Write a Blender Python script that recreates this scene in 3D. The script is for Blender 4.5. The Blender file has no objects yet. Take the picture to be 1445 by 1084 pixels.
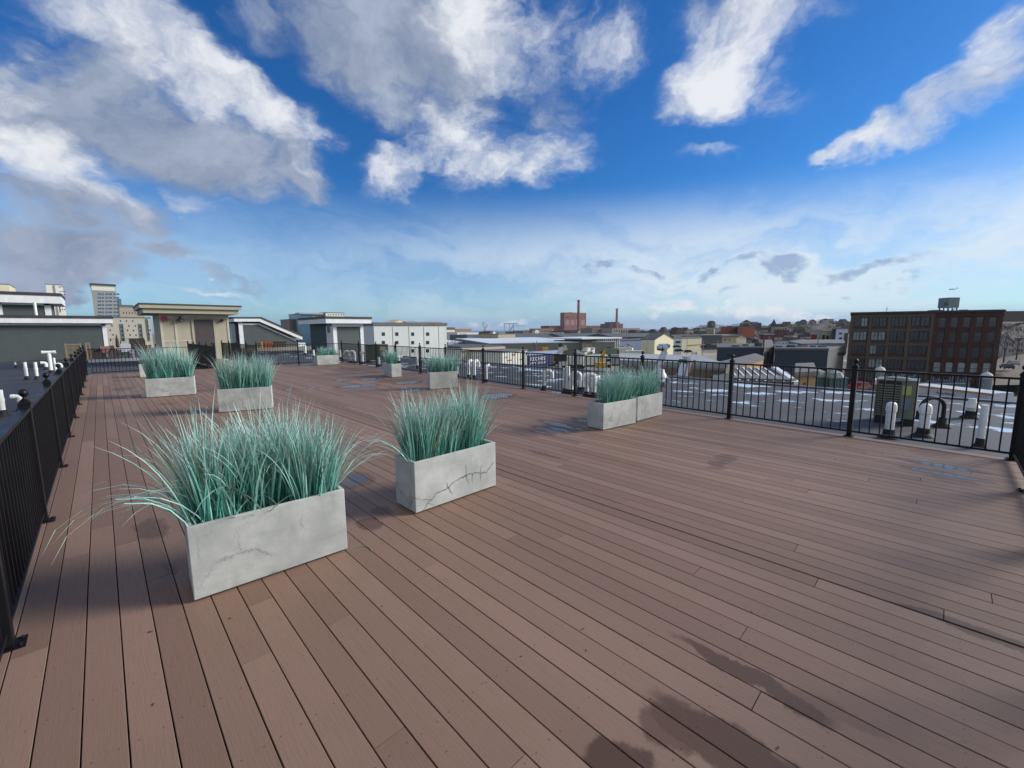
import bpy, math, random
from mathutils import Vector, Matrix
random.seed(7)
S = bpy.context.scene
COL = S.collection
PI = math.pi
# ------------------------------------------------------------------ camera model
FPX, YAW, PIT, ROL, H = 593.0, .772, .1275, .008, 1.7
def _rot():
    cy, sy = math.cos(YAW), math.sin(YAW)
    fw = Vector((sy*math.cos(PIT), cy*math.cos(PIT), -math.sin(PIT)))
    rt = Vector((cy, -sy, 0)); dn = fw.cross(rt)
    r2 = rt*math.cos(ROL)+dn*math.sin(ROL); d2 = -rt*math.sin(ROL)+dn*math.cos(ROL)
    return r2, d2, fw
RT, DN, FW = _rot()
FH = Vector((math.sin(YAW), math.cos(YAW)))          # forward on the ground
def ray(px, py): return RT*(px-722.5)+DN*(py-542)+FW*FPX
def G(px, py, z=0.0):
    d = ray(px, py); t = (z-H)/d.z
    return Vector((d.x*t, d.y*t, z))
def W(px, py, depth):                                # point on the ray at a forward ground distance
    d = ray(px, py); t = depth/(d.x*FH.x+d.y*FH.y)
    return Vector((d.x*t, d.y*t, H+d.z*t))
def onY(px, py, y):
    d = ray(px, py); t = y/d.y
    return d.x*t, H+d.z*t
def onX(px, py, x):
    d = ray(px, py); t = x/d.x
    return d.y*t, H+d.z*t
def azel(px, py):
    d = ray(px, py)
    return math.atan2(d.x, d.y), math.atan2(d.z, math.hypot(d.x, d.y))
cam = bpy.data.cameras.new('camera'); co = bpy.data.objects.new('camera', cam); COL.objects.link(co)
cam.sensor_fit = 'HORIZONTAL'; cam.sensor_width = 36; cam.lens = FPX/1445*36
cam.clip_start = .05; cam.clip_end = 60000
m = Matrix.Identity(4)
for i in range(3):
    m[i][0] = RT[i]; m[i][1] = -DN[i]; m[i][2] = -FW[i]
m[2][3] = H
co.matrix_world = m; S.camera = co

# ------------------------------------------------------------------ node helper
class NT:
    def __init__(s, tree): s.t = tree; s.n = tree.nodes; s.l = tree.links
    def new(s, typ, **kw):
        n = s.n.new(typ)
        for k, v in kw.items(): setattr(n, k, v)
        return n
    def put(s, sock, v):
        if isinstance(v, bpy.types.NodeSocket): s.l.new(v, sock)
        elif v is not None:
            try: sock.default_value = v
            except Exception: sock.default_value = (v, v, v)
    def m(s, op, a, b=None, c=None, clamp=False):
        n = s.new('ShaderNodeMath', operation=op); n.use_clamp = clamp
        s.put(n.inputs[0], a)
        if b is not None: s.put(n.inputs[1], b)
        if c is not None: s.put(n.inputs[2], c)
        return n.outputs[0]
    def vm(s, op, a, b=None, sc=None):
        n = s.new('ShaderNodeVectorMath', operation=op)
        s.put(n.inputs[0], a)
        if b is not None: s.put(n.inputs[1], b)
        if sc is not None: s.put(n.inputs['Scale'], sc)
        return n.outputs['Value'] if op in ('LENGTH', 'DOT_PRODUCT', 'DISTANCE') else n.outputs[0]
    def mr(s, v, a, b, c=0.0, d=1.0, smooth=True):
        n = s.new('ShaderNodeMapRange'); n.interpolation_type = 'SMOOTHSTEP' if smooth else 'LINEAR'
        s.put(n.inputs[0], v)
        for i, q in enumerate((a, b, c, d)): s.put(n.inputs[i+1], q)
        return n.outputs[0]
    def mix(s, f, a, b, mode='MIX'):
        n = s.new('ShaderNodeMix', data_type='RGBA', blend_type=mode); n.clamp_factor = True
        s.put(n.inputs[0], f); s.put(n.inputs[6], c4(a)); s.put(n.inputs[7], c4(b))
        return n.outputs[2]
    def noise(s, vec, scale, detail=3, rough=.55, dist=0.0, out='Fac'):
        n = s.new('ShaderNodeTexNoise'); s.put(n.inputs['Vector'], vec)
        n.inputs['Scale'].default_value = scale; n.inputs['Detail'].default_value = detail
        n.inputs['Roughness'].default_value = rough; n.inputs['Distortion'].default_value = dist
        return n.outputs[out]
    def sep(s, v):
        n = s.new('ShaderNodeSeparateXYZ'); s.put(n.inputs[0], v); return n.outputs
    def comb(s, x, y, z):
        n = s.new('ShaderNodeCombineXYZ')
        for i, q in enumerate((x, y, z)): s.put(n.inputs[i], q)
        return n.outputs[0]
    def mapping(s, v, loc=(0,0,0), rot=(0,0,0), sc=(1,1,1), typ='TEXTURE'):
        n = s.new('ShaderNodeMapping', vector_type=typ); s.put(n.inputs[0], v)
        n.inputs[1].default_value = loc; n.inputs[2].default_value = rot; n.inputs[3].default_value = sc
        return n.outputs[0]
def c4(c):
    return (c[0], c[1], c[2], 1) if isinstance(c, (tuple, list)) and len(c) == 3 else c
def hexc(h):
    return tuple(((int(h[i:i+2], 16)/255+.055)/1.055)**2.4 for i in (0, 2, 4))
MATS = {}
def mat(name, col, rough=.7, metal=0, var=.12, vs=3.0, bump=0, bs=40, spec=.5, streak=0, trans=0):
    if name in MATS: return MATS[name]
    M = bpy.data.materials.new(name); M.use_nodes = True; t = NT(M.node_tree)
    b = t.n['Principled BSDF']
    tc = t.new('ShaderNodeTexCoord').outputs['Object']
    inf = t.new('ShaderNodeObjectInfo').outputs['Random']
    v = t.vm('ADD', tc, t.comb(t.m('MULTIPLY', inf, 31.0), t.m('MULTIPLY', inf, 17.0), 0.0))
    n = t.noise(v, vs, 5, .6)
    f = t.mr(n, .25, .75, 1-var, 1+var)
    if streak:
        n2 = t.noise(t.mapping(v, sc=(1, 1, .12), typ='POINT'), vs*3, 4, .6)
        f = t.m('MULTIPLY', f, t.mr(n2, .3, .8, 1+streak*.4, 1-streak))
    c = t.vm('MULTIPLY', c4(col)[:3], t.comb(f, f, f))
    t.l.new(c, b.inputs['Base Color'])
    t.put(b.inputs['Roughness'], t.mr(n, .2, .8, rough*.88, min(1, rough*1.12)))
    b.inputs['Metallic'].default_value = metal; b.inputs['Specular IOR Level'].default_value = spec
    if bump:
        bn = t.new('ShaderNodeBump'); bn.inputs['Strength'].default_value = bump; bn.inputs['Distance'].default_value = .02
        t.l.new(t.noise(tc, bs, 4), bn.inputs['Height']); t.l.new(bn.outputs[0], b.inputs['Normal'])
    MATS[name] = M; return M

# ------------------------------------------------------------------ mesh helpers
class MB:
    def __init__(s): s.v = []; s.f = []; s.mi = []; s.a = []
    def add(s, vs, fs, mi=0, a=0.0):
        o = len(s.v); s.v += [tuple(p) for p in vs]
        for f in fs: s.f.append(tuple(i+o for i in f)); s.mi.append(mi); s.a.append(a)
        return s
    def box(s, x0, x1, y0, y1, z0, z1, mi=0, a=0.0, M=None):
        vs = [Vector((x, y, z)) for z in (z0, z1) for y in (y0, y1) for x in (x0, x1)]
        if M is not None: vs = [M @ p for p in vs]
        return s.add(vs, [(0,2,3,1), (4,5,7,6), (0,1,5,4), (2,6,7,3), (0,4,6,2), (1,3,7,5)], mi, a)
    def poly(s, pts, n, mi=0):      # extrude polygon (list of 3D) by vector n
        k = len(pts); n = Vector(n); P = [Vector(p) for p in pts]
        vs = P+[p+n for p in P]
        return s.add(vs, [tuple(range(k)), tuple(range(2*k-1, k-1, -1))]+[(i, i+k, (i+1) % k+k, (i+1) % k) for i in range(k)], mi)
    def tube(s, pts, r, seg=12, mi=0, cap=True):
        P = [Vector(p) for p in pts]; rs = r if isinstance(r, (list, tuple)) else [r]*len(P)
        up = Vector((0, 0, 1)); rings = []
        d0 = (P[1]-P[0]).normalized()
        u = d0.cross(up)
        if u.length < .01: u = Vector((1, 0, 0))
        u.normalize()
        for i, p in enumerate(P):
            d = (P[min(i+1, len(P)-1)]-P[max(i-1, 0)]).normalized()
            u = (u-d*u.dot(d)).normalized(); w = d.cross(u)
            rings.append([p+(u*math.cos(2*PI*k/seg)+w*math.sin(2*PI*k/seg))*rs[i] for k in range(seg)])
        vs = [q for R in rings for q in R]; fs = []
        for i in range(len(P)-1):
            for k in range(seg):
                fs.append((i*seg+k, i*seg+(k+1) % seg, (i+1)*seg+(k+1) % seg, (i+1)*seg+k))
        if cap:
            fs.append(tuple(range(seg-1, -1, -1))); b = (len(P)-1)*seg; fs.append(tuple(range(b, b+seg)))
        return s.add(vs, fs, mi)
    def lathe(s, prof, c=(0, 0, 0), seg=20, mi=0):
        vs = []; fs = []; n = len(prof)
        for r, z in prof:
            for k in range(seg):
                vs.append((c[0]+r*math.cos(2*PI*k/seg), c[1]+r*math.sin(2*PI*k/seg), c[2]+z))
        for i in range(n-1):
            for k in range(seg):
                fs.append((i*seg+k, i*seg+(k+1) % seg, (i+1)*seg+(k+1) % seg, (i+1)*seg+k))
        fs.append(tuple(range(seg-1, -1, -1))); fs.append(tuple(range((n-1)*seg, n*seg)))
        return s.add(vs, fs, mi)
    def build(s, name, mats, parent=None, smooth=False, attr=None):
        me = bpy.data.meshes.new(name); me.from_pydata(s.v, [], s.f)
        if not isinstance(mats, (list, tuple)): mats = [mats]
        for mm in mats: me.materials.append(mm)
        me.polygons.foreach_set('material_index', s.mi)
        if smooth:
            me.polygons.foreach_set('use_smooth', [True]*len(s.f))
        if attr:
            at = me.attributes.new(attr, 'FLOAT', 'FACE'); at.data.foreach_set('value', s.a)
        me.update()
        if smooth: 
            try: me.set_sharp_from_angle(angle=math.radians(40))
            except Exception: pass
        o = bpy.data.objects.new(name, me); COL.objects.link(o)
        if parent: o.parent = parent
        return o
def tag(o, label, cat, group=None, kind=None):
    if label: o['label'] = label
    if cat: o['category'] = cat
    if group: o['group'] = group
    if kind: o['kind'] = kind
    return o
def struct(o): o['kind'] = 'structure'; return o
def thing(name, label, cat, loc=(0, 0, 0), rz=0.0, group=None):
    o = bpy.data.objects.new(name, None); COL.objects.link(o); o.location = loc; o.rotation_euler = (0, 0, rz)
    o.empty_display_size = .2
    return tag(o, label, cat, group)
def copy_tree(o, parent=None):
    c = o.copy(); COL.objects.link(c)
    if parent is not None: c.parent = parent
    for ch in list(o.children): copy_tree(ch, c)
    return c
def bevel(o, w=.004, seg=2):
    b = o.modifiers.new('bevel', 'BEVEL'); b.width = w; b.segments = seg; b.limit_method = 'ANGLE'; return o

# ------------------------------------------------------------------ light and sky
SUN_DIR = Vector((.83, -.56, .0)).normalized(); SUN_EL = math.radians(27)
sv = Vector((SUN_DIR.x*math.cos(SUN_EL), SUN_DIR.y*math.cos(SUN_EL), math.sin(SUN_EL)))
sl = bpy.data.lights.new('sun', 'SUN'); sl.energy = 4.3; sl.angle = math.radians(20); sl.color = (1, .955, .895)
so = bpy.data.objects.new('sun', sl); COL.objects.link(so)
so.rotation_euler = (-sv).to_track_quat('-Z', 'Y').to_euler()
world = bpy.data.worlds.new('World'); S.world = world; world.use_nodes = True
t = NT(world.node_tree); bg = t.n['Background']
sky = t.new('ShaderNodeTexSky', sky_type='NISHITA'); sky.sun_disc = False
sky.sun_elevation = SUN_EL; sky.sun_rotation = math.atan2(sv.x, sv.y); sky.ozone_density = 3.0; sky.air_density = 1.0; sky.dust_density = .4; sky.altitude = 200
D = t.new('ShaderNodeTexCoord').outputs['Generated']
dx, dy, dz = t.sep(D)
az = t.m('ARCTAN2', dx, dy); el = t.m('ARCSINE', dz)
P0 = t.comb(az, el, 0.0)
# the air's own colour: nishita, saturated a little as the phone camera does
hs = t.new('ShaderNodeHueSaturation'); t.l.new(sky.outputs[0], hs.inputs['Color'])
hs.inputs['Saturation'].default_value = 1.28; hs.inputs['Value'].default_value = 1.0
skyc = t.vm('MULTIPLY', hs.outputs[0], (.58, 1.20, 1.68))
# noise fields in 3D direction space
Dst = t.vm('MULTIPLY', D, (1.0, 1.0, 1.6))
w1 = t.noise(Dst, 3.2, 5, .55, out='Color'); w2 = t.noise(Dst, 14.0, 4, .6, out='Color')
Pw = t.vm('ADD', P0, t.vm('SCALE', t.vm('SUBTRACT', w1, (.5, .5, .5)), sc=.26))
Pw = t.vm('ADD', Pw, t.vm('SCALE', t.vm('SUBTRACT', w2, (.5, .5, .5)), sc=.055))
nA = t.noise(Pw, 7.0, 8, .6); nB = t.noise(Dst, 26.0, 6, .62)
nD = t.noise(t.mapping(Pw, rot=(0, 0, .5), sc=(2.6, .8, 1)), 17.0, 7, .65)      # streaky
def blobs(lst):
    out = None
    for (px, py, rx, ry, ang, dens) in lst:
        a, e = azel(px, py); rx *= GROW; ry *= GROW
        ax, ex_ = azel(px+6, py); ay, ey = azel(px, py+6)
        J = ((ax-a)/6, (ay-a)/6, (ex_-e)/6, (ey-e)/6); th = math.radians(-ang); ct, sn = math.cos(th), math.sin(th)
        # ellipse axes in the picture carried over to azimuth / elevation
        A_ = ((J[0]*ct+J[1]*sn)*rx, (-J[0]*sn+J[1]*ct)*ry, (J[2]*ct+J[3]*sn)*rx, (-J[2]*sn+J[3]*ct)*ry)
        p, q_, w = A_[0]**2+A_[1]**2, A_[0]*A_[2]+A_[1]*A_[3], A_[2]**2+A_[3]**2
        tt = .5*math.atan2(2*q_, p-w); mid = (p+w)/2; dd = math.hypot((p-w)/2, q_)
        v = t.mapping(Pw, loc=(a, e, 0), rot=(0, 0, tt), sc=(math.sqrt(mid+dd), math.sqrt(max(1e-9, mid-dd)), 1))
        v = t.vm('MULTIPLY', v, (1, 1, 0))
        q = t.mr(t.vm('LENGTH', v), 1.25, 0.1, 0, dens)
        out = q if out is None else t.m('MAXIMUM', out, q)
    return out
WH = [(160,60,120,45,-15,1.0),(250,110,140,45,-24,1.05),(360,160,110,40,-38,1.05),(425,205,50,45,-55,.9),
      (90,240,120,55,-18,1.0),(30,205,80,50,0,.9),(150,265,70,28,-15,.7),(40,130,70,60,0,.6),
      (690,50,60,75,70,1.0),(740,60,90,60,20,.6),(840,50,75,70,-40,.68),
      (570,240,70,36,20,.85),(640,190,80,55,45,.72),(700,230,90,50,10,.66),(770,220,60,50,30,.72),
      (1000,110,95,55,35,.95),(1050,40,110,55,20,.75),(955,150,45,30,40,.8),(1090,120,50,45,0,.5),
      (1420,90,110,60,40,1.05),(1330,150,100,42,35,.95),(1230,205,95,30,22,.9),(1170,230,50,16,15,.8),(1410,10,80,50,40,.8),
      (290,305,20,28,80,.75),(985,235,60,18,10,.42),
      (300,400,120,7,2,.55),(180,300,60,25,-20,.5)]
GR = [(250,215,230,75,-22,1.0),(100,170,190,110,-8,.95),(400,240,90,50,-40,.85),(560,60,190,100,-15,1.05),(620,140,130,70,10,.65),
      (420,40,120,60,0,.65),(100,300,140,34,-8,.85),(60,350,150,50,-3,1.0),(190,320,120,30,-8,.7),(90,385,150,24,0,.95),(240,360,70,20,4,.75),
      (330,383,60,10,3,.6),(740,120,120,90,20,.5),(700,240,120,45,0,.3),(1050,10,140,50,0,.5)]
SM = [(1120,374,48,13,3,1.0),(985,393,26,10,3,.9),(1045,380,36,9,8,.7),(885,386,22,8,3,.7),(838,381,26,8,8,.7),(970,371,28,10,0,.5),(1250,361,50,12,8,.75),(1310,356,60,11,5,.65),(1310,388,52,9,14,.6),(1190,399,36,8,0,.5),(1030,423,22,5,2,.6),(920,406,18,6,0,.5)]
LOW = [(905,447,36,10,0,.8),(945,446,36,13,0,.8),(1000,448,36,10,0,.7),(1070,445,44,14,0,.9),(1110,447,44,15,0,.9),(1175,447,36,13,0,.8),(715,450,30,8,0,.7),(690,449,46,7,0,.7),(560,453,60,6,0,.5)]
GROW = 1.22; bw = blobs(WH); GROW = 1.2; bgv = blobs(GR); GROW = 1.45; bs = blobs(SM); bl = blobs(LOW)
tex = t.m('ADD', t.m('MULTIPLY', nA, .75), t.m('MULTIPLY', nD, .25))
aW = t.mr(t.m('ADD', bw, t.m('MULTIPLY', t.m('SUBTRACT', tex, .5), 2.7)), .05, 1.25)
aW = t.m('ADD', aW, t.m('MULTIPLY', t.m('SUBTRACT', 1.0, aW), t.m('MULTIPLY', t.mr(t.m('ADD', bw, t.m('MULTIPLY', t.m('SUBTRACT', nD, .5), 2.2)), -.05, 1.2), .45)))
aW = t.m('MULTIPLY', aW, .94)
aW = t.m('MULTIPLY', aW, t.mr(bw, .04, .5))
aG = t.mr(t.m('ADD', bgv, t.m('MULTIPLY', t.m('SUBTRACT', nA, .5), 1.3)), .18, .85)
aG = t.m('MULTIPLY', aG, t.mr(bgv, .02, .3))
aS = t.m('MULTIPLY', t.mr(t.m('ADD', bs, t.m('MULTIPLY', t.m('SUBTRACT', nB, .5), 1.6)), .30, .95), t.m('MULTIPLY', t.mr(bs, .05, .3), .8))
aL = t.m('MULTIPLY', t.mr(t.m('ADD', bl, t.m('MULTIPLY', t.m('SUBTRACT', nB, .5), 2.2)), .25, 1.1), t.m('MULTIPLY', t.mr(bl, .05, .3), 1.0))
# thin high veil towards the horizon
vn = t.noise(t.mapping(Pw, rot=(0, 0, -.06), sc=(3.0, .5, 1)), 5.0, 7, .6)
veil = t.m('MULTIPLY', t.mr(el, math.radians(18), math.radians(7.5), 0, 1), t.mr(vn, .32, .60, .45, 1.0))
veil = t.m('MULTIPLY', veil, t.mr(el, math.radians(-1), math.radians(4.5), .6, 1.0))
side = t.mr(az, math.radians(5), math.radians(75), .55, 1.0)
veil = t.m('MULTIPLY', veil, side)
thin = t.m('MULTIPLY', t.mr(t.noise(t.mapping(Pw, rot=(0, 0, .4), sc=(3, 1, 1)), 6.0, 8, .68), .58, .95), .16)
KS = 1.0
SKS = .074
skyl = t.vm('SCALE', skyc, sc=SKS)
col = t.mix(t.m('MULTIPLY', veil, .93), skyl, t.mix(side, (.44, .65, .87), (.76, .85, .92)))
col = t.mix(thin, col, (.52, .66, .88))
band = t.mr(el, math.radians(2.3), math.radians(.6), 0, .75)
col = t.mix(band, col, (.27, .44, .70))
shade = t.mr(nA, .3, .72, 0, 1)
back = t.m('MULTIPLY', t.mr(t.vm('DOT_PRODUCT', D, (FH.x*.8, FH.y*.8, -.6)), -.30, -.75), t.mr(t.noise(Dst, 2.2, 4, .55), .25, .6, .55, 1.0))  # unseen bright cloud cover behind the camera, added as neutral fill light
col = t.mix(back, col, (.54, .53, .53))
gcol = t.mix(shade, (.21, .27, .41), (.42, .48, .60))
col = t.mix(aG, col, gcol)
wsh = t.mr(tex, .36, .62, 0, 1)
wcol = t.mix(wsh, (.52, .58, .70), (.88, .90, .93))
col = t.mix(aW, col, wcol)
col = t.mix(aS, col, (.25, .38, .60))
col = t.mix(aL, col, (.84, .87, .92))
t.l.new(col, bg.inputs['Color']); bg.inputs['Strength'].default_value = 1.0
try:
    world.cycles.sampling_method = 'MANUAL'; world.cycles.sample_map_resolution = 512
except Exception: pass
S.view_settings.view_transform = 'Standard'; S.view_settings.look = 'None'; S.view_settings.exposure = 0.0; S.view_settings.gamma = 1

# ------------------------------------------------------------------ materials
BLACK = mat('black_metal', (.006, .006, .008), .42, 0, .1, spec=.32)
WHITE = mat('white_trim', (.78, .80, .80), .6, 0, .06, streak=.08)
PVC = mat('white_pvc', (.80, .82, .80), .35, 0, .05, streak=.12)
RUB = mat('black_rubber', (.015, .015, .018), .75)
SIDE = mat('grey_siding', hexc('4a5354'), .65, 0, .07, 1.2, streak=.08)
TAN = mat('tan_panel', hexc('aca692'), .75, 0, .05, 1.0, streak=.08)
DTAN = mat('shadow_tan', hexc('8b8679'), .75, 0, .05, 1.0)
DARKDOOR = mat('dark_door', hexc('4b4545'), .5, 0, .05)
GLASS = mat('dark_glass', (.02, .03, .045), .12, 0, .3, .4, spec=.8)
GLASSB = mat('blue_glass', (.05, .12, .24), .1, 0, .35, .15, spec=.8)
GLASSG = mat('green_glass', (.09, .17, .17), .15, 0, .3, .2, spec=.8)
BLIND = mat('window_blind', (.20, .27, .29), .3, 0, .25, .6)
BRICK = mat('red_brick', hexc('41241e'), .85, 0, .18, .9, streak=.2)
BRICKB = mat('brown_brick', hexc('44342d'), .85, 0, .14, .9, streak=.2)
CONC = mat('grey_concrete', hexc('554b42'), .85, 0, .14, .6, streak=.2)
WOODT = mat('tan_wood', hexc('6f6355'), .8, 0, .15, 4)
GRAVEL = mat('roof_gravel', hexc('6b6a6a'), .95, 0, .2, .5)

def deck_material(ylo, yhi, nm):
    M = bpy.data.materials.new(nm); M.use_nodes = True; t = NT(M.node_tree)
    b = t.n['Principled BSDF']
    at = t.new('ShaderNodeAttribute', attribute_name='rnd').outputs['Fac']
    pos = t.new('ShaderNodeNewGeometry').outputs['Position']
    x, y, z = t.sep(pos)
    gr = t.noise(t.mapping(t.comb(x, y, at), sc=(120, 5, 9), typ='POINT'), 1.0, 5, .65)
    gr2 = t.noise(t.mapping(t.comb(x, y, at), sc=(420, 26, 5), typ='POINT'), 1.0, 3, .6)
    big = t.noise(t.comb(x, y, at), .9, 4, .55)
    r = t.noise(t.comb(t.m('MULTIPLY', at, 91.7), 3.1, 0.0), 1.0, 0)
    rr = t.m('FRACT', t.m('MULTIPLY', at, 7.13))
    c = t.mix(t.mr(rr, 0, 1, 0, 1, False), hexc('8a7165'), hexc('a08779'))
    c = t.mix(t.mr(t.m('FRACT', t.m('MULTIPLY', at, 13.7)), .6, 1.0, 0, .6), c, hexc('7d6659'))
    c = t.mix(t.mr(big, .35, .75, 0, .42), c, hexc('86715f'))
    c = t.mix(t.mr(gr, .45, .85, 0, .35), c, hexc('6c5649'))
    c = t.mix(t.mr(gr2, .5, .9, 0, .28), c, hexc('ab9385'))
    # greenish grey weather bloom far along the boards
    bl = t.noise(t.mapping(pos, sc=(.5, .16, 1), typ='POINT'), 1.0, 4, .6)
    c = t.mix(t.mr(bl, .52, .8, 0, .45), c, hexc('6f6157'))
    spk = t.noise(t.mapping(pos, sc=(260, 110, 1), typ='POINT'), 1.0, 2, .7)
    c = t.mix(t.mr(spk, .55, .8, 0, .35), c, hexc('5b473c')); c = t.mix(t.mr(spk, .45, .25, 0, .25), c, hexc('b59d8f'))
    # scuffs
    sc = t.noise(t.mapping(pos, rot=(0, 0, .6), sc=(26, .9, 1), typ='POINT'), 1.0, 5, .7)
    c = t.mix(t.mr(sc, .68, .78, 0, .3), c, hexc('5f4a44'))
    # stains and puddles: (px, py, halfwidth across boards, halflength, angle, depth, wet)
    ed = t.noise(pos, 5.0, 4, .6, out='Color'); ed2 = t.noise(pos, 30.0, 3, .6, out='Color')
    q = t.vm('ADD', t.comb(x, t.m('ADD', y, t.m('MULTIPLY', t.m('SUBTRACT', rr, .5), .10)), 0.0), t.vm('SCALE', t.vm('SUBTRACT', ed, (.5, .5, .5)), sc=.17))
    q = t.vm('ADD', q, t.vm('SCALE', t.vm('SUBTRACT', ed2, (.5, .5, .5)), sc=.04))
    def spots(lst, soft=.18):
        o = None
        for (px, py, hx, hy, ang, d) in lst:
            g = G(px, py)
            if not (ylo-hy*1.3-.3 < g.y < yhi+hy*1.3+.3): continue
            v = t.mapping(q, loc=(g.x, g.y, 0), rot=(0, 0, math.radians(ang)), sc=(hx, hy, 1))
            v = t.vm('MULTIPLY', v, (1, 1, 0))
            k = t.mr(t.vm('LENGTH', v), 1+soft, 1-soft, 0, d)
            o = k if o is None else t.m('MAXIMUM', o, k)
        return 0.0 if o is None else o
    ST = [(215,745,.11,.26,0,.55),(520,738,.09,.14,0,.7),(538,720,.08,.12,0,.6),(240,800,.04,.1,0,.4),
          (1060,955,.055,.36,-2,.8),(985,1045,.085,.28,0,.85),(925,1020,.10,.12,0,.7),(1080,1078,.09,.45,0,.85),(870,1078,.12,.10,0,.85),
          (1390,895,.06,.35,-2,.75),(1180,1005,.05,.20,0,.35),
          (245,583,.35,.28,20,.45),(278,580,.28,.25,0,.45),(235,570,.2,.2,0,.35),
          (1022,646,.16,.14,0,.5),(1012,656,.2,.10,0,.5),(1320,640,.3,.22,0,.35),(1345,678,.16,.22,0,.45),
          (270,543,.3,.35,0,.4),(285,552,.3,.3,0,.4),(172,549,.25,.5,0,.5),(195,559,.3,.4,0,.3),(170,537,.2,.35,0,.5),
          (505,521,1.2,1.0,0,.35),(480,528,.8,.7,0,.4),(560,537,.8,.45,0,.5),(520,526,.9,.35,0,.4),(635,520,.5,.6,0,.3),
          (740,612,.10,.3,0,.4),(880,510,.5,.6,0,.3),(770,642,.06,.28,0,.4)]
    PU = [(505,676,.10,.18,0,1),(488,683,.06,.10,0,.8),(660,560,.5,.35,0,.0),
          (523,535,.30,.45,0,1),(500,545,.42,.32,0,1),(520,544,.25,.25,0,1),(575,540,.38,.32,0,1),(483,537,.2,.3,0,1),(585,551,.35,.28,0,.9),(435,516,.5,.4,0,.9),(418,516,.4,.3,0,.8),
          (408,550,.11,.16,0,1),(440,548,.13,.16,0,1),(193,549,.11,.18,0,1),(203,559,.06,.12,0,1),(180,561,.07,.1,0,1),(700,559,.24,.36,0,1),(712,557,.2,.26,0,1),(690,562,.2,.2,0,.9),
          (558,519,.4,.4,0,.8),(280,578,.07,.07,0,.9),(600,538,.25,.2,0,.8),(575,530,.2,.2,0,.6),(470,519,.3,.5,0,.7),
          (785,598,.07,.30,0,.9),(798,602,.07,.36,0,1),(775,607,.065,.30,0,.9),(765,611,.05,.18,0,.7),(825,594,.07,.22,0,.8),(790,606,.06,.24,0,.9),
          (1330,658,.07,.26,0,1),(1322,667,.06,.26,0,.9),(1300,652,.04,.2,0,.6),(1345,672,.05,.18,0,.8)]
    st = spots(ST); pu = spots(PU, .1)
    rim = spots([(a, b_, c_*1.35+.03, d_*1.35+.05, e_, .55) for (a, b_, c_, d_, e_, f_) in PU if f_ > 0])
    dark = t.m('MAXIMUM', st, rim)
    c = t.mix(dark, c, t.vm('MULTIPLY', c, (.34, .27, .21)))
    c = t.mix(pu, c, (.12, .115, .115))
    # screw heads near the joists
    fx = t.m('PINGPONG', t.m('SUBTRACT', t.m('MODULO', t.m('ADD', x, .502+14.336), .14336), .07168), 10.0)
    ax = t.m('ABSOLUTE', t.m('SUBTRACT', t.m('ABSOLUTE', t.m('SUBTRACT', t.m('MODULO', t.m('ADD', x, .502+14.336), .14336), .07168)), .040))
    yj = t.m('ADD', y, t.m('MULTIPLY', t.m('SUBTRACT', t.m('FRACT', t.m('MULTIPLY', at, 5.3)), .5), .014))
    ay = t.m('ABSOLUTE', t.m('SUBTRACT', t.m('MODULO', t.m('ADD', yj, 40.5), .405), .2025))
    dd = t.vm('LENGTH', t.comb(ax, ay, 0.0))
    c = t.mix(t.mr(dd, .0050, .0028, 0, .6), c, (.025, .018, .017))
    c = t.vm('MULTIPLY', c, (.83, .76, .685))
    t.l.new(c, b.inputs['Base Color'])
    ro = t.mr(gr, .3, .8, .52, .75)
    ro = t.m('MULTIPLY', ro, t.mr(dark, 0, 1, 1, .85))
    ro = t.m('ADD', t.m('MULTIPLY', ro, t.m('SUBTRACT', 1.0, pu)), t.m('MULTIPLY', pu, .16))
    t.put(b.inputs['Roughness'], ro)
    b.inputs['Specular IOR Level'].default_value = .45
    bn = t.new('ShaderNodeBump'); bn.inputs['Distance'].default_value = .004
    t.put(bn.inputs['Strength'], t.m('MULTIPLY', t.m('SUBTRACT', 1.0, pu), .25)); t.l.new(t.m('ADD', gr, t.m('MULTIPLY', gr2, .7)), bn.inputs['Height'])
    t.l.new(bn.outputs[0], b.inputs['Normal'])
    return M
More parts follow.
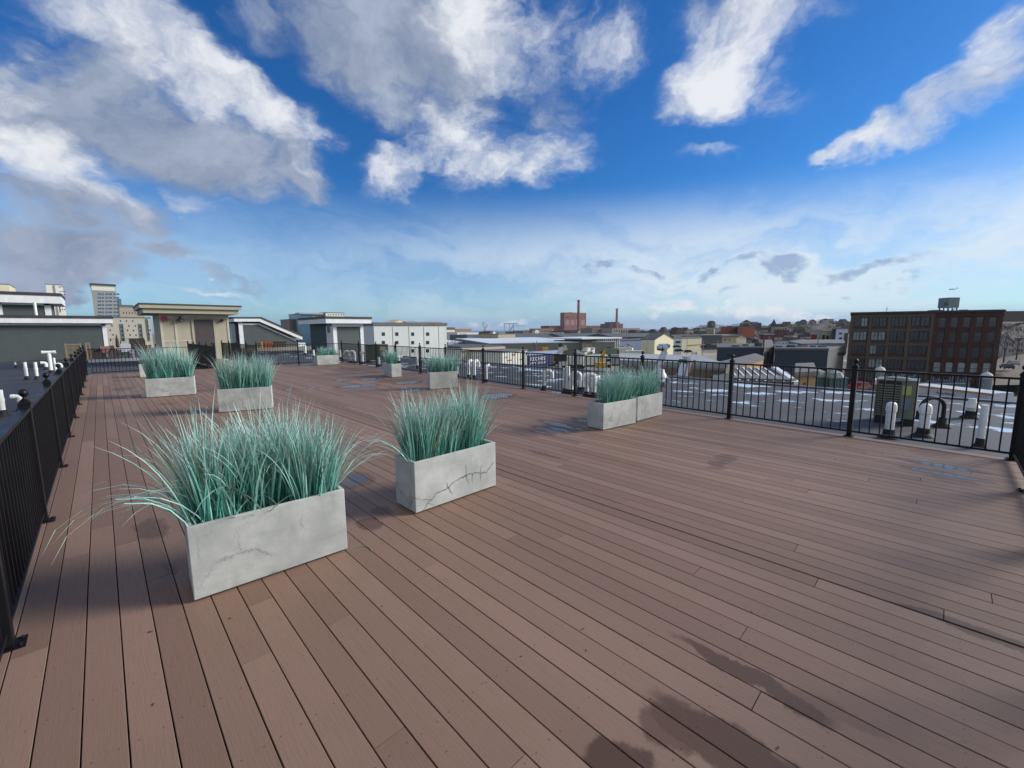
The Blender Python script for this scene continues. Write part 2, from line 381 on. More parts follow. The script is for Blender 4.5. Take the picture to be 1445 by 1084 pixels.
def roof_material(name, base, snow=1.0, wet=.5):
    M = bpy.data.materials.new(name); M.use_nodes = True; t = NT(M.node_tree)
    b = t.n['Principled BSDF']
    pos = t.new('ShaderNodeNewGeometry').outputs['Position']; x, y, z = t.sep(pos)
    n1 = t.noise(pos, .6, 5, .6); n2 = t.noise(pos, 9, 5, .6)
    c = t.mix(t.mr(n1, .3, .7), tuple(k*.8 for k in base), tuple(min(1, k*1.25) for k in base))
    c = t.mix(t.mr(n2, .4, .8, 0, .3), c, tuple(k*1.6 for k in base))
    sx = t.m('ABSOLUTE', t.m('SUBTRACT', t.m('MODULO', t.m('ADD', x, 100.0), 1.0), .5))
    seam = t.mr(sx, .015, .006, 0, .5)
    c = t.mix(seam, c, tuple(k*.45 for k in base))
    ro = .8
    if snow:
        rot = t.mapping(pos, rot=(0, 0, -.35), typ='POINT')
        wv = t.vm('ADD', rot, t.vm('SCALE', t.noise(pos, .8, 3, .5, out='Color'), sc=.7))
        p1 = t.noise(t.mapping(wv, sc=(1.2, .75, 1), typ='POINT'), 1.0, 6, .62)
        s2 = t.m('ABSOLUTE', t.m('SUBTRACT', t.m('MODULO', t.m('ADD', t.m('ADD', x, t.m('MULTIPLY', n1, .3)), 100.0), 1.0), .5))
        lin = t.mr(s2, .30, .03, 0, .05)
        big = t.noise(pos, .22, 3, .5)
        v = t.m('SUBTRACT', t.m('ADD', t.m('ADD', p1, lin), t.m('MULTIPLY', t.m('SUBTRACT', big, .5), .30)), t.mr(x, 11.4, 9.8, 0, .13))
        sn = t.mr(v, .592, .622, 0, 1)
        wt = t.mr(v, .54, .62, 0, 1)
        c = t.mix(t.m('MULTIPLY', wt, .5), c, tuple(k*.5 for k in base))
        c = t.mix(sn, c, (.56, .66, .76))
        ro = t.m('SUBTRACT', .8, t.m('MULTIPLY', wt, .5))
    t.l.new(c, b.inputs['Base Color']); t.put(b.inputs['Roughness'], ro)
    bn = t.new('ShaderNodeBump'); bn.inputs['Strength'].default_value = .3; bn.inputs['Distance'].default_value = .01
    t.l.new(n2, bn.inputs['Height']); t.l.new(bn.outputs[0], b.inputs['Normal'])
    return M
def planter_material():
    M = bpy.data.materials.new('cast_concrete'); M.use_nodes = True; t = NT(M.node_tree)
    b = t.n['Principled BSDF']
    o = t.new('ShaderNodeTexCoord').outputs['Object']
    r = t.new('ShaderNodeObjectInfo').outputs['Random']
    v = t.vm('ADD', o, t.comb(t.m('MULTIPLY', r, 40.0), t.m('MULTIPLY', r, 23.0), t.m('MULTIPLY', r, 11.0)))
    n1 = t.noise(v, 3.0, 6, .6); n2 = t.noise(v, 22, 6, .65); ns = t.noise(t.mapping(v, sc=(2, 2, 9), typ='POINT'), 1.0, 4, .6)
    c = t.mix(t.mr(n1, .3, .72), hexc('a3a7a4'), hexc('c3c6c1'))
    c = t.mix(t.mr(ns, .45, .8, 0, .4), c, hexc('90938f'))
    c = t.mix(t.mr(n2, .55, .9, 0, .25), c, hexc('8c8e88'))
    wv = t.vm('ADD', v, t.vm('SCALE', t.noise(v, 5, 5, .65, out='Color'), sc=.22))
    vo = t.new('ShaderNodeTexVoronoi', feature='DISTANCE_TO_EDGE'); t.l.new(wv, vo.inputs['Vector']); vo.inputs['Scale'].default_value = 3.1
    msk = t.mr(t.noise(v, 2.2, 2, .5), .52, .64)
    x, y, z = t.sep(o)
    low = t.mr(z, .46, .10, .15, 1)
    cr = t.m('MULTIPLY', t.mr(vo.outputs['Distance'], .016, .003, 0, 1), t.m('MULTIPLY', msk, low))
    halo = t.m('MULTIPLY', t.mr(vo.outputs['Distance'], .07, .01, 0, .35), t.m('MULTIPLY', msk, low))
    c = t.mix(halo, c, hexc('7f817c')); c = t.mix(t.m('MULTIPLY', cr, .4), c, hexc('4f5250'))
    smu = t.m('MULTIPLY', t.mr(t.noise(t.mapping(v, sc=(5, 5, 1.6), typ='POINT'), 1.0, 3, .5), .60, .8, 0, .65), 1.0)
    c = t.mix(smu, c, hexc('888b88'))
    t.l.new(c, b.inputs['Base Color']); b.inputs['Roughness'].default_value = .82
    bn = t.new('ShaderNodeBump'); bn.inputs['Strength'].default_value = .35; bn.inputs['Distance'].default_value = .004
    t.l.new(t.m('SUBTRACT', n2, t.m('MULTIPLY', cr, 1.2)), bn.inputs['Height']); t.l.new(bn.outputs[0], b.inputs['Normal'])
    return M
def grass_material():
    M = bpy.data.materials.new('blue_oat_grass'); M.use_nodes = True; t = NT(M.node_tree)
    b = t.n['Principled BSDF']
    at = t.new('ShaderNodeAttribute', attribute_name='rnd').outputs['Fac']
    uv = t.sep(t.new('ShaderNodeTexCoord').outputs['UV'])
    c = t.mix(t.mr(at, 0, .5, 0, 1, False), hexc('1b685b'), hexc('60b0a1'))
    c = t.mix(t.mr(at, .5, 1, 0, 1, False), c, hexc('b4e0d4'))
    c = t.mix(t.mr(uv[1], .35, 1, 0, .6), c, hexc('cfe6dd'))
    c = t.mix(t.mr(at, .985, .99, 0, 1), c, hexc('8f7d52'))
    t.l.new(c, b.inputs['Base Color']); b.inputs['Roughness'].default_value = .42
    return M
DECK = [deck_material(-9, 7.2, 'composite_deck_near'), deck_material(7.2, 14.6, 'composite_deck_middle'), deck_material(14.6, 40, 'composite_deck_far')]; PLM = planter_material(); GRM = grass_material()
ROOFM = roof_material('membrane_roof_snow', (.056, .060, .068), 1.0)
ROOFL = roof_material('membrane_roof_dry', (.040, .044, .056), 0)

# ------------------------------------------------------------------ the deck
def xr(y): return 8.27+.0575*(y+.73)
def yfar(x): return 24.75-.118*(x+.5)
XL = -.585; PITCH = .14336; XS = -.502; GAP = .0055
BUTTS = {0:[3.3,3.3], }
def gidx(px, py):
    g = G(px, py); return math.floor((g.x-XS)/PITCH), g.y
known = {}
for a in ((55,917),(146,744),(362,929),(480,874),(598,816),(558,1035),(733,1072),(1051,891),(986,803),(1125,771),(1332,862),(731,754),(1118,678),(1219,640),(800,650),(715,683),(793,656)):
    i, yy = gidx(*a); known.setdefault(i, []).append(yy)
db = MB(); rnd = random.Random(3)
nrows = int((xr(24)-XS)/PITCH)+2
def board(x0, x1, y0, y1, a=None):
    if a is None: a = rnd.random()
    for yc in (7.2, 14.6):
        if y0 < yc-1e-6 and y1 > yc+1e-6:
            st = rnd.getstate(); board(x0, x1, y0, yc, a); rnd.setstate(st); board(x0, x1, yc, y1, a); return
    mi = 0 if y1 <= 7.2+1e-5 else 1 if y1 <= 14.6+1e-5 else 2
    dz = rnd.uniform(-.0012, .0012); bv = .0018
    zt = dz
    # board with a small eased edge
    vs = [(x0, y0, -.025), (x1, y0, -.025), (x1, y0, zt-bv), (x1-bv, y0, zt), (x0+bv, y0, zt), (x0, y0, zt-bv)]
    vs += [(p[0], y1, p[2]) for p in vs]
    db.add(vs, [(0,1,2,3,4,5), (11,10,9,8,7,6)]+[(i, i+6, (i+1) % 6+6, (i+1) % 6) for i in range(6)][1:], mi, a)
JP = .405
for i in range(-1, nrows):
    x0 = XS+i*PITCH+(GAP/2 if i != -1 else 0); x1 = XS+(i+1)*PITCH-GAP/2
    if i == 27: x0 += .008
    if i == 26: x1 -= .006
    if i == -1: x0 = XL; x1 = XS-GAP/2
    yend = yfar((x0+x1)/2); ystart = -.85
    if x1 > xr(ystart)-.14:
        ystart = (x0-8.27+.15)/.0575-.73+.0
        if ystart > yend-1: continue
    x1 = min(x1, 9.6)
    cuts = [k for k in known.get(i, [])]
    if not cuts: cuts = [ystart+rnd.choice(range(1, 12))*JP+.1]
    ys = sorted(cuts)
    while ys[0]-4.87 > ystart: ys.insert(0, ys[0]-4.87)
    while ys[-1]+4.87 < yend-.4: ys.append(ys[-1]+4.87)
    ys = [ystart]+[k for k in ys if ystart+.3 < k < yend-.3]+[yend]
    for a, b in zip(ys, ys[1:]): board(x0, x1, a+.0022, b-.0022)
# border board along the right edge, laid over the cut ends
y0, y1 = -.85, yfar(9.6)
for k in range(5):
    a = y0+(y1-y0)*k/5; b = y0+(y1-y0)*(k+1)/5-.003
    P = [(xr(a)-.15, a, .002), (xr(a), a, .002), (xr(b), b, .002), (xr(b)-.15, b, .002)]
    db.add(P+[(p[0], p[1], -.10) for p in P], [(0,1,2,3), (0,4,5,1), (1,5,6,2), (2,6,7,3), (3,7,4,0)], min(2, k//2), rnd.random())
db.box(3.9, 5.45, 24.3, 33.2, -.06, -.004, 2, .3)
deck = struct(db.build('deck', DECK, attr='rnd'))
# joists and fascia under the boards
fb = MB()
fb.box(XL+.01, 8.15, -.82, 24.0, -.27, -.20)
yy = -.8
while yy < 24.2:
    fb.box(XL+.02, min(xr(yy)-.05, 9.5), yy-.02, yy+.02, -.2, -.0265); yy += JP
struct(fb.build('deck_frame', mat('dark_joist', (.02, .017, .015), .9)))

# ------------------------------------------------------------------ our roof
ZR = -.30
rb = MB(); rb.box(-16, 16.9, -14, 70, -15, ZR); 
ob = rb.build('roof', ROOFM); struct(ob)
lr = MB(); lr.box(-16, XL-.25, -14, 47.5, ZR+.001, ZR+.03); struct(lr.build('left_roof', ROOFL))
ed = MB(); ed.box(16.75, 16.98, -14, 42, ZR-.25, ZR+.05); struct(ed.build('roof_edge', mat('edge_flashing', (.10, .10, .11), .5)))
e2 = MB(); e2.box(-.7, 2.6, 40.5, 40.75, ZR+.03, ZR+.22); e2.box(2.35, 2.6, 33.6, 40.5, ZR+.03, ZR+.22)
tag(e2.build('parapet_curb', WHITE), 'low white metal roof curb beyond the far end of the deck', 'curb')

# ------------------------------------------------------------------ fences
fin = MB().lathe([(.020, 0), (.026, .006), (.026, .012), (.012, .022), (.010, .034), (.018, .042), (.029, .058), (.032, .074), (.027, .090), (.014, .102), (.002, .106)], seg=14)
POST_M = MB().box(-.032, .032, -.032, .032, .008, 1.085).box(-.040, .040, -.040, .040, 1.085, 1.105).box(-.034, .034, -.034, .034, 1.105, 1.118)
def mk_post(par, x, y, first=[None], plate=(0, 0), z=0.0):
    if first[0] is None:
        p = POST_M.build('post', BLACK, par); bevel(p, .003)
        f = fin.build('finial', BLACK, p, smooth=True); f.location = (0, 0, 1.116)
        b = MB().box(-.075, .075, -.06, .06, 0, .009)
        for sx in (-.056, .056):
            for sy in (-.04, .04): b.lathe([(.011, 0), (.011, .006), (.006, .011)], (sx, sy, .009), 8)
        bp = b.build('base_plate', BLACK, p)
        first[0] = p; p.location = (x, y, z); return p
    q = copy_tree(first[0], par); q.location = (x, y, z); return q
def panel(par, A, B, zt=1.06, zb=.085, pitch=.117, wide=.036, seg_picket=.008, z=0.0):
    A = Vector((A[0], A[1], 0)); B = Vector((B[0], B[1], 0)); L = (B-A).length; ang = math.atan2(B.y-A.y, B.x-A.x)
    for nm, mb in (('top_rail', MB().box(.03, L-.03, -wide/2, wide/2, zt-.028, zt)), ('bottom_rail', MB().box(.03, L-.03, -.016, .016, zb-.014, zb+.014))):
        r = mb.build(nm, BLACK, par); r.location = (A.x, A.y, z); r.rotation_euler = (0, 0, ang)
    pk = MB(); n = max(1, round(L/pitch)); 
    for i in range(1, n):
        u = L*i/n; pk.box(u-seg_picket, u+seg_picket, -seg_picket, seg_picket, zb+.014, zt-.028)
    k = pk.build('pickets', BLACK, par); k.location = (A.x, A.y, z); k.rotation_euler = (0, 0, ang)
def fence(label, pts, **kw):
    t = thing('metal_fence', label, 'fence', (0, 0, 0), 0)
    for p in pts: mk_post(t, p[0], p[1], [None] if True else None, z=kw.get('z', 0))
    for a, b in zip(pts, pts[1:]): panel(t, a, b, **kw)
    return t
_first = [None]
def fence(label, pts, skip=(), nopost=(), **kw):
    t = thing('metal_fence', label, 'fence')
    for i, p in enumerate(pts):
        if i not in nopost:
            q = mk_post(t, p[0], p[1], _first, z=kw.get('z', 0))
            if len(pts) > 1:
                a = pts[max(0, i-1)]; b = pts[min(len(pts)-1, i+1)]
                q.rotation_euler = (0, 0, math.atan2(b[1]-a[1], b[0]-a[0])+PI/2)
    for i, (a, b) in enumerate(zip(pts, pts[1:])):
        if i not in skip: panel(t, a, b, **kw)
    return t
LY = [-.73, 1.3, 3.44, 5.60, 7.80, 10.0, 12.2, 14.45, 16.7, 19.0, 21.4, 24.65]
fence('black metal picket fence with ball finials along the left side of the deck', [(-.525, y) for y in LY], wide=.058)
RY = [-.73, .93, 2.74, 4.62, 6.54, 8.51, 10.43, 12.7, 14.6, 16.78, 18.84, 20.97, 23.48]
fence('black metal picket fence along the right side of the deck before the snowy roof', [(xr(y)-.055, y) for y in RY])
fence('black picket fence closing the far end of the deck at the left', [(-.45, 24.66), (1.75, 24.42), (3.83, 24.2)], nopost=(0,))
fence('black picket railing on the left of the walkway to the stair house', [(3.83, 24.2), (3.83, 26.2), (3.83, 28.2), (3.83, 30.2), (3.83, 32.4)], nopost=(0,))
fence('black picket railing on the right of the walkway to the stair house', [(5.55, 32.3), (5.55, 30.2), (5.55, 28.1), (5.55, 26.0), (5.55, 24.0)])
fence('black picket fence at the far end of the deck right of the walkway', [(5.55, 24.0), (7.41, 23.75), (9.60, 23.48)], nopost=(0, 2))
fence('black picket fence behind the camera end of the deck', [(-.525, -.74), (1.4, -.74), (3.3, -.74), (5.1, -.74), (6.71, -.74), (8.2, -.74)], nopost=(0, 5))

# ------------------------------------------------------------------ planters with grass
SOIL = mat('potting_soil', (.03, .024, .018), .95, 0, .4, 30)
def planter(label, P, ang, L=1.0, Wd=.36, Hh=.5):
    o = thing('planter', label, 'planter', (P[0], P[1], 0), ang, 'concrete planter boxes on the deck')
    w = .028; mb = MB()
    z0 = .014
    out = [(0, 0), (L, 0), (L, Wd), (0, Wd)]; inn = [(w, w), (L-w, w), (L-w, Wd-w), (w, Wd-w)]
    vs = [(x, y, z0) for x, y in out]+[(x, y, Hh) for x, y in out]+[(x, y, Hh) for x, y in inn]+[(x, y, Hh-.14) for x, y in inn]
    fs = [(3, 2, 1, 0)]
    for i in range(4):
        j = (i+1) % 4
        fs += [(i, j, j+4, i+4), (i+4, j+4, j+8, i+8), (i+8, j+8, j+12, i+12)]
    mb.add(vs, fs); b = mb.build('planter_box', PLM, o); bevel(b, .005, 2)
    ft = MB()
    for x in (.05, L-.09):
        for y in (.03, Wd-.07): ft.box(x, x+.04, y, y+.04, 0, .0135)
    ft.build('feet', RUB, o)
    sb = MB(); nx, ny = 14, 6; rr = random.Random(int(P[0]*100))
    vs = [(w+.001+(L-2*w-.002)*i/nx, w+.001+(Wd-2*w-.002)*j/ny, Hh-.075+rr.uniform(-.012, .012)) for j in range(ny+1) for i in range(nx+1)]
    sb.add(vs, [(j*(nx+1)+i, j*(nx+1)+i+1, (j+1)*(nx+1)+i+1, (j+1)*(nx+1)+i) for j in range(ny) for i in range(nx)])
    sb.build('soil', SOIL, o)
    return o
def grass(label, P, ang, n, L=1.0, Wd=.36, Hh=.5, hgt=.62, wid=.0030, seed=1, droop=(), fill=(.06, .94), lean=(0, 0), spread=1.0):
    R = random.Random(seed); V = []; F = []; A = []; UV = []
    z0 = Hh-.085
    nc = 7
    cl = [(fill[0]+(fill[1]-fill[0])*(i+.5)/nc*1.0+R.uniform(-.02, .02), Wd*(.5+R.uniform(-.17, .17)), R.uniform(.88, 1.1), R.uniform(-.10, .10)) for i in range(nc)]
    def blade(x, y, dx, dy, Ln, out, w, a, curl):
        # quadratic bend: initial direction up, tip pulled outwards/down
        sg = 7; h = math.hypot(dx, dy) or 1; ux, uy = dx/h, dy/h
        th = out; p = Vector((x, y, z0)); st = Ln/sg; 
        tw = R.uniform(0, PI); o = len(V)
        for k in range(sg+1):
            f = k/sg; ww = w*(1-f**2.2)*(.75+.5*min(1, f*3))+.0002
            px_ = Vector((-uy*math.cos(tw)+ux*math.sin(tw)*.8, ux*math.cos(tw)+uy*math.sin(tw)*.8, 0))*ww
            V.append(p-px_); V.append(p+px_)
            p = p+Vector((ux*math.sin(th), uy*math.sin(th), math.cos(th)))*st
            th += curl*st*(.5+1.1*f)
        for k in range(sg):
            F.append((o+2*k, o+2*k+1, o+2*k+3, o+2*k+2)); A.append(a)
            f0 = k/sg; f1 = (k+1)/sg; UV.extend([(0, f0), (1, f0), (1, f1), (0, f1)])
    for i in range(n):
        c = cl[R.randrange(nc)]
        rx = R.gauss(0, .042); ry = R.gauss(0, .040)
        x = min(max(c[0]*L+rx, .04), L-.04); y = min(max(c[1]+ry, .04), Wd-.04)
        dx = rx*1.9+R.gauss(0, .055)+c[3]*.4+(x-L/2)*.05+lean[0]; dy = ry*2.2+R.gauss(0, .055)+(y-Wd/2)*.35+lean[1]
        hh = math.hypot(dx, dy)
        Ln = hgt*c[2]*R.uniform(.50, 1.16)*(1 if R.random() > .08 else 1.15)
        out = min(.7, hh*1.25*spread)+R.gauss(0, .07)
        curl = R.uniform(.0, .9)*(1+hh*2.2)
        if R.random() < .09: curl += R.uniform(1, 2.8)
        blade(x, y, dx, dy, Ln, out, wid*R.uniform(.7, 1.35), min(.98, max(0, R.gauss(.47, .27))) if R.random() > .022 else 1.0, curl)
    for (ux, uy, dx, dy, Ln, out, curl) in droop:
        blade(ux*L, uy*Wd, dx, dy, Ln, out, wid*1.15, R.uniform(.75, .96), curl)
    me = bpy.data.meshes.new('ornamental_grass'); me.from_pydata([tuple(v) for v in V], [], F)
    ul = me.uv_layers.new(name='UVMap'); ul.data.foreach_set('uv', [q for p in UV for q in p])
    at = me.attributes.new('rnd', 'FLOAT', 'FACE'); at.data.foreach_set('value', A)
    me.materials.append(GRM); me.update()
    o = bpy.data.objects.new('ornamental_grass', me); COL.objects.link(o); o.location = (P[0], P[1], 0); o.rotation_euler = (0, 0, ang)
    return tag(o, label, 'grass', 'blue green ornamental grasses in the planters')
def place(pl, pr):      # base-left pixel and base-right pixel of the long front face
    a = G(*pl); b = G(*pr); return (a.x, a.y), math.atan2(b.y-a.y, b.x-a.x), (b-a).length
dr = random.Random(5)
# A: the big one in front
P, an, LA = place((274.5, 851), (491, 776.5))
drA = []
for k in range(9):
    drA.append((dr.uniform(.03, .12), dr.uniform(.15, .9), -1, dr.uniform(-.55, .45), dr.uniform(.5, .74), dr.uniform(.30, .62), dr.uniform(2.5, 3.6)))
for k in range(9):
    drA.append((dr.uniform(.04, .26), dr.uniform(.05, .9), -1, dr.uniform(-.85, .1), dr.uniform(.68, .95), dr.uniform(.34, .62), dr.uniform(2.5, 3.2)))
for k in range(14):
    drA.append((dr.uniform(.86, .97), dr.uniform(.2, .8), 1, dr.uniform(-.5, .5), dr.uniform(.55, .78), dr.uniform(.4, .7), dr.uniform(1.2, 2.4)))
for k in range(7):
    drA.append((dr.uniform(.2, .6), .15, dr.uniform(-.7, .9), -1, dr.uniform(.4, .55), dr.uniform(.5, .9), dr.uniform(1.5, 3.2)))
planter('largest looking concrete planter nearest the camera at the left with faint cracks', P, an, LA)
grass('thick blue green grass with long drooping blades in the nearest planter at the left', P, an, 1750, LA, wid=.0043, hgt=.70, seed=11, droop=drA, spread=.8)
# B: second, with the dark branching crack
P, an, LB = place((587, 726.5), (700, 686.5))
drB = []
for k in range(12):
    drB.append((dr.uniform(.03, .12), dr.uniform(.2, .8), -1, dr.uniform(-.3, .6), dr.uniform(.45, .68), dr.uniform(.4, .8), dr.uniform(1.6, 2.8)))
for k in range(5):
    drB.append((dr.uniform(.88, .96), dr.uniform(.2, .8), 1, dr.uniform(-.5, .5), dr.uniform(.4, .55), dr.uniform(.4, .8), dr.uniform(1.2, 2.4)))
plB = planter('concrete planter with a dark branching crack across its front, second from the camera', P, an, LB)
grass('dense upright blue green grass in the planter with the dark branching crack', P, an, 1450, LB, wid=.0042, hgt=.66, seed=12, droop=drB, spread=.75)
CR = mat('crack_stain', hexc('7d807e'), .9, 0, .35, 30)
# the branching crack itself, a shallow stain lying on the front face
def crack(par, pts, w, L, Hh):
    mb = MB()
    for a, b, wa, wb in pts:
        A_ = Vector((a[0]*L, -.0012, a[1]*Hh)); B_ = Vector((b[0]*L, -.0012, b[1]*Hh)); d = (B_-A_).normalized(); nn = Vector((-d.z, 0, d.x))
        mb.add([A_-nn*wa, B_-nn*wb, B_+nn*wb, A_+nn*wa], [(0, 1, 2, 3)])
    return mb.build('crack', CR, par)
rc = random.Random(9)
def jag(p0, p1, w0, w1, n=6, amp=.02):
    out = []; prev = p0
    for k in range(1, n+1):
        f = k/n; q = (p0[0]+(p1[0]-p0[0])*f+(rc.uniform(-amp, amp)*.5 if k < n else 0), p0[1]+(p1[1]-p0[1])*f+(rc.uniform(-amp, amp) if k < n else 0))
        out.append((prev, q, w0+(w1-w0)*(k-1)/n, w0+(w1-w0)*f)); prev = q
    return out
W_ = .0055
cs = jag((.08, .04), (.22, .28), W_*.6, W_, 5)+jag((.22, .28), (.36, .32), W_, W_*1.3, 5)+jag((.36, .32), (.48, .42), W_*1.2, W_*.8, 5)+jag((.48, .42), (.58, .46), W_, W_*1.5, 4)+jag((.58, .46), (.72, .46), W_*1.4, W_, 6)+jag((.72, .46), (.86, .38), W_, W_*1.3, 5)+jag((.86, .38), (.97, .56), W_*1.3, W_*.8, 6)
cs += jag((.59, .46), (.60, .70), W_*1.4, W_*.3, 5)+jag((.59, .46), (.62, .26), W_*1.4, W_*.4, 4)+jag((.67, .46), (.68, .26), W_, W_*.4, 4)+jag((.78, .42), (.78, .22), W_, W_*.4, 4)+jag((.78, .42), (.80, .58), W_, W_*.3, 4)+jag((.37, .32), (.42, .16), W_*1.3, W_*.3, 4)+jag((.37, .32), (.36, .44), W_*1.2, W_*.3, 4)+jag((.18, .18), (.08, .26), W_*.7, W_*.3, 4)+jag((.12, .14), (.22, .06), W_*.6, W_*.3, 3)
crack(plB, cs, W_, LB, .5)
P, an, L_ = place((309, 583), (385, 577)); planter('concrete planter in the middle left, between the near planter and the stair house', P, an, L_)
grass('blue green grass tuft in the middle left planter', P, an, 1100, L_, hgt=.80, wid=.0042, seed=13, spread=.62)
P, an, L_ = place((207, 562), (276, 557)); planter('concrete planter with a rusty stain low on its front, left of the middle left one', P, an, L_)
grass('wide blue green grass in the planter at the far left by the fence', P, an, 1200, L_, hgt=.92, wid=.005, seed=14, spread=.8)
P, an, L_ = place((448, 516), (479, 514)); planter('weathered concrete planter with dark blotches beside the far corner of the deck', P, an, L_)
grass('small round grass tuft in the planter beside the far deck corner', P, an, 500, L_, hgt=.50, wid=.006, seed=15, fill=(.15, .9), spread=1.3)
P, an, L_ = place((553, 533), (566, 532)); a2 = G(532, 531); LL = (a2-Vector((P[0], P[1], 0))).length
# F: long side runs away from us
ang = an; planter('concrete planter turned end on, seen between the far corner and the fence', P, ang, .38, .95)
grass('narrow tuft of blue green grass in the planter turned end on', P, ang, 420, .38, .95, hgt=.62, wid=.0055, seed=16, fill=(.1, .9), spread=.8)
P, an, L_ = place((607, 550), (646, 547.5)); planter('plain concrete planter right of the end on one, standing near the right fence', P, an, L_)
grass('bushy blue green grass in the planter near the middle of the right fence', P, an, 800, L_, hgt=.60, wid=.0045, seed=17)
P, an, L_ = place((851, 608), (897, 598)); planter('left planter of the touching pair by the right fence', P, an, L_, Hh=.46)
grass('grass in the left planter of the pair by the right fence', P, an, 900, L_, Hh=.46, hgt=.62, wid=.0036, seed=18, fill=(.25, .98), lean=(-.03, 0), spread=.8)
P, an, L_ = place((899, 595.5), (934, 586)); planter('right planter of the touching pair by the right fence', P, an, L_, Hh=.46)
grass('grass in the right planter of the pair by the right fence', P, an, 850, L_, Hh=.46, hgt=.60, wid=.0038, seed=19)
g_ = G(199, 534); P = (g_.x, g_.y+.4); planter('concrete planter half hidden behind the grass of the far left planter', P, 0.0, .8)

# ------------------------------------------------------------------ vents on the roofs
def vent(kind, px, py, ptop, r, label, rz=None, zr=ZR, boot=True, name='vent_pipe', group='white plastic vent pipes on the roofs'):
    g = G(px, py, zr)
    # height from the picture row of its top
    d = ray(px, ptop); k = math.hypot(g.x, g.y)/math.hypot(d.x, d.y); h = H+d.z*k-zr
    h = max(.2, h)
    if rz is None: rz = 0
    o = thing(name, label, 'vent pipe', (g.x, g.y, zr), rz, group)
    mb = MB(); b0 = .10 if boot else 0
    if kind == 'straight':
        mb.tube([(0, 0, 0), (0, 0, h)], r, 14)
        mb.tube([(0, 0, h*.55), (0, 0, h*.55+.10)], r*1.12, 14)
        mb.build('pipe', PVC, o, True)
    elif kind == 'elbow':
        pts = [(0, 0, 0), (0, 0, h-2*r)]
        for a in range(1, 7): pts.append((r*1.6*(1-math.cos(a*PI/12)), 0, h-2*r+r*1.6*math.sin(a*PI/12)*.62))
        e = Vector(pts[-1]); pts.append((e.x+r*1.0, 0, e.z))
        mb.tube(pts, r, 14); mb.tube([(0, 0, h*.6), (0, 0, h*.6+.03)], r*1.15, 14)
        mb.tube([pts[-2], (pts[-1][0]+.01, 0, pts[-1][2])], r*1.14, 14)
        mb.build('pipe', PVC, o, True)
    elif kind == 'hook':
        R_ = r*2.0; pts = [(0, 0, 0), (0, 0, h-R_-r)]
        for a in range(1, 13): pts.append((R_*(1-math.cos(a*PI/12)), 0, h-R_-r+R_*math.sin(a*PI/12)))
        pts.append((2*R_, 0, h-R_-r-r*1.6)); mb.tube(pts, r, 14)
        mb.tube([(0, 0, h-R_-r-.10), (0, 0, h-R_-r)], r*1.13, 14)
        mb.build('pipe', PVC, o, True)
    elif kind == 'tee':
        mb.tube([(0, 0, 0), (0, 0, h-r)], r, 14); mb.tube([(-r*3, 0, h-r), (r*3, 0, h-r)], r, 14)
        mb.tube([(-r*3.2, 0, h-r), (-r*2, 0, h-r)], r*1.14, 14); mb.tube([(r*2, 0, h-r), (r*3.2, 0, h-r)], r*1.14, 14)
        mb.build('pipe', PVC, o, True)
    elif kind == 'dome':
        mb.tube([(0, 0, 0), (0, 0, h-r*1.2)], r, 16); mb.lathe([(r*1.02, h-r*2.6), (r*1.16, h-r*2.5), (r*1.16, h-r*1.1), (r*1.05, h-r*.55), (r*.75, h-r*.15), (r*.3, h), (.001, h+.001)], seg=16)
        mb.build('pipe', PVC, o, True)
    elif kind == 'cone':
        mb.tube([(0, 0, 0), (0, 0, h*.62)], r, 14); mb.lathe([(r*1.9, h*.55), (r*1.5, h*.66), (r*.9, h*.84), (r*.8, h), (.001, h+.01)], seg=16)
        mb.build('pipe', PVC, o, True)
    if boot:
        MB().lathe([(r*2.3, 0), (r*2.2, .015), (r*1.35, .07), (r*1.2, .16), (r*1.02, .165)], seg=14).build('boot', RUB, o, True)
    return o
LZ = ZR+.03
vent('straight', 38.5, 536, 511, .055, 'white capped pipe second from the left on the dark left roof', zr=LZ)
vent('straight', 53, 536, 511, .055, 'white pipe right of its twin on the dark left roof', zr=LZ)
vent('straight', 5, 588, 550, .055, 'nearest white pipe at the left picture edge behind the fence', zr=LZ)
vent('tee', 73, 527, 495, .075, 'tall white tee topped vent on the dark left roof', rz=-.1, zr=LZ)
vent('hook', 80, 530, 512, .05, 'low white hooked vent just behind the left fence finials', rz=0, zr=LZ)
vent('straight', 78.5, 524, 505, .05, 'thin white pipe beside the tall tee vent', zr=LZ)
vent('elbow', 66, 522, 510, .07, 'white elbow vent lying low behind the tee vent', rz=PI, zr=LZ)
vent('elbow', 31, 580, 556, .055, 'white elbow vent with its open mouth facing the nearest finial', rz=PI*.95, zr=LZ)
vent('straight', 22.5, 519, 511, .035, 'short thin pipe on a black base on the left roof', zr=LZ)
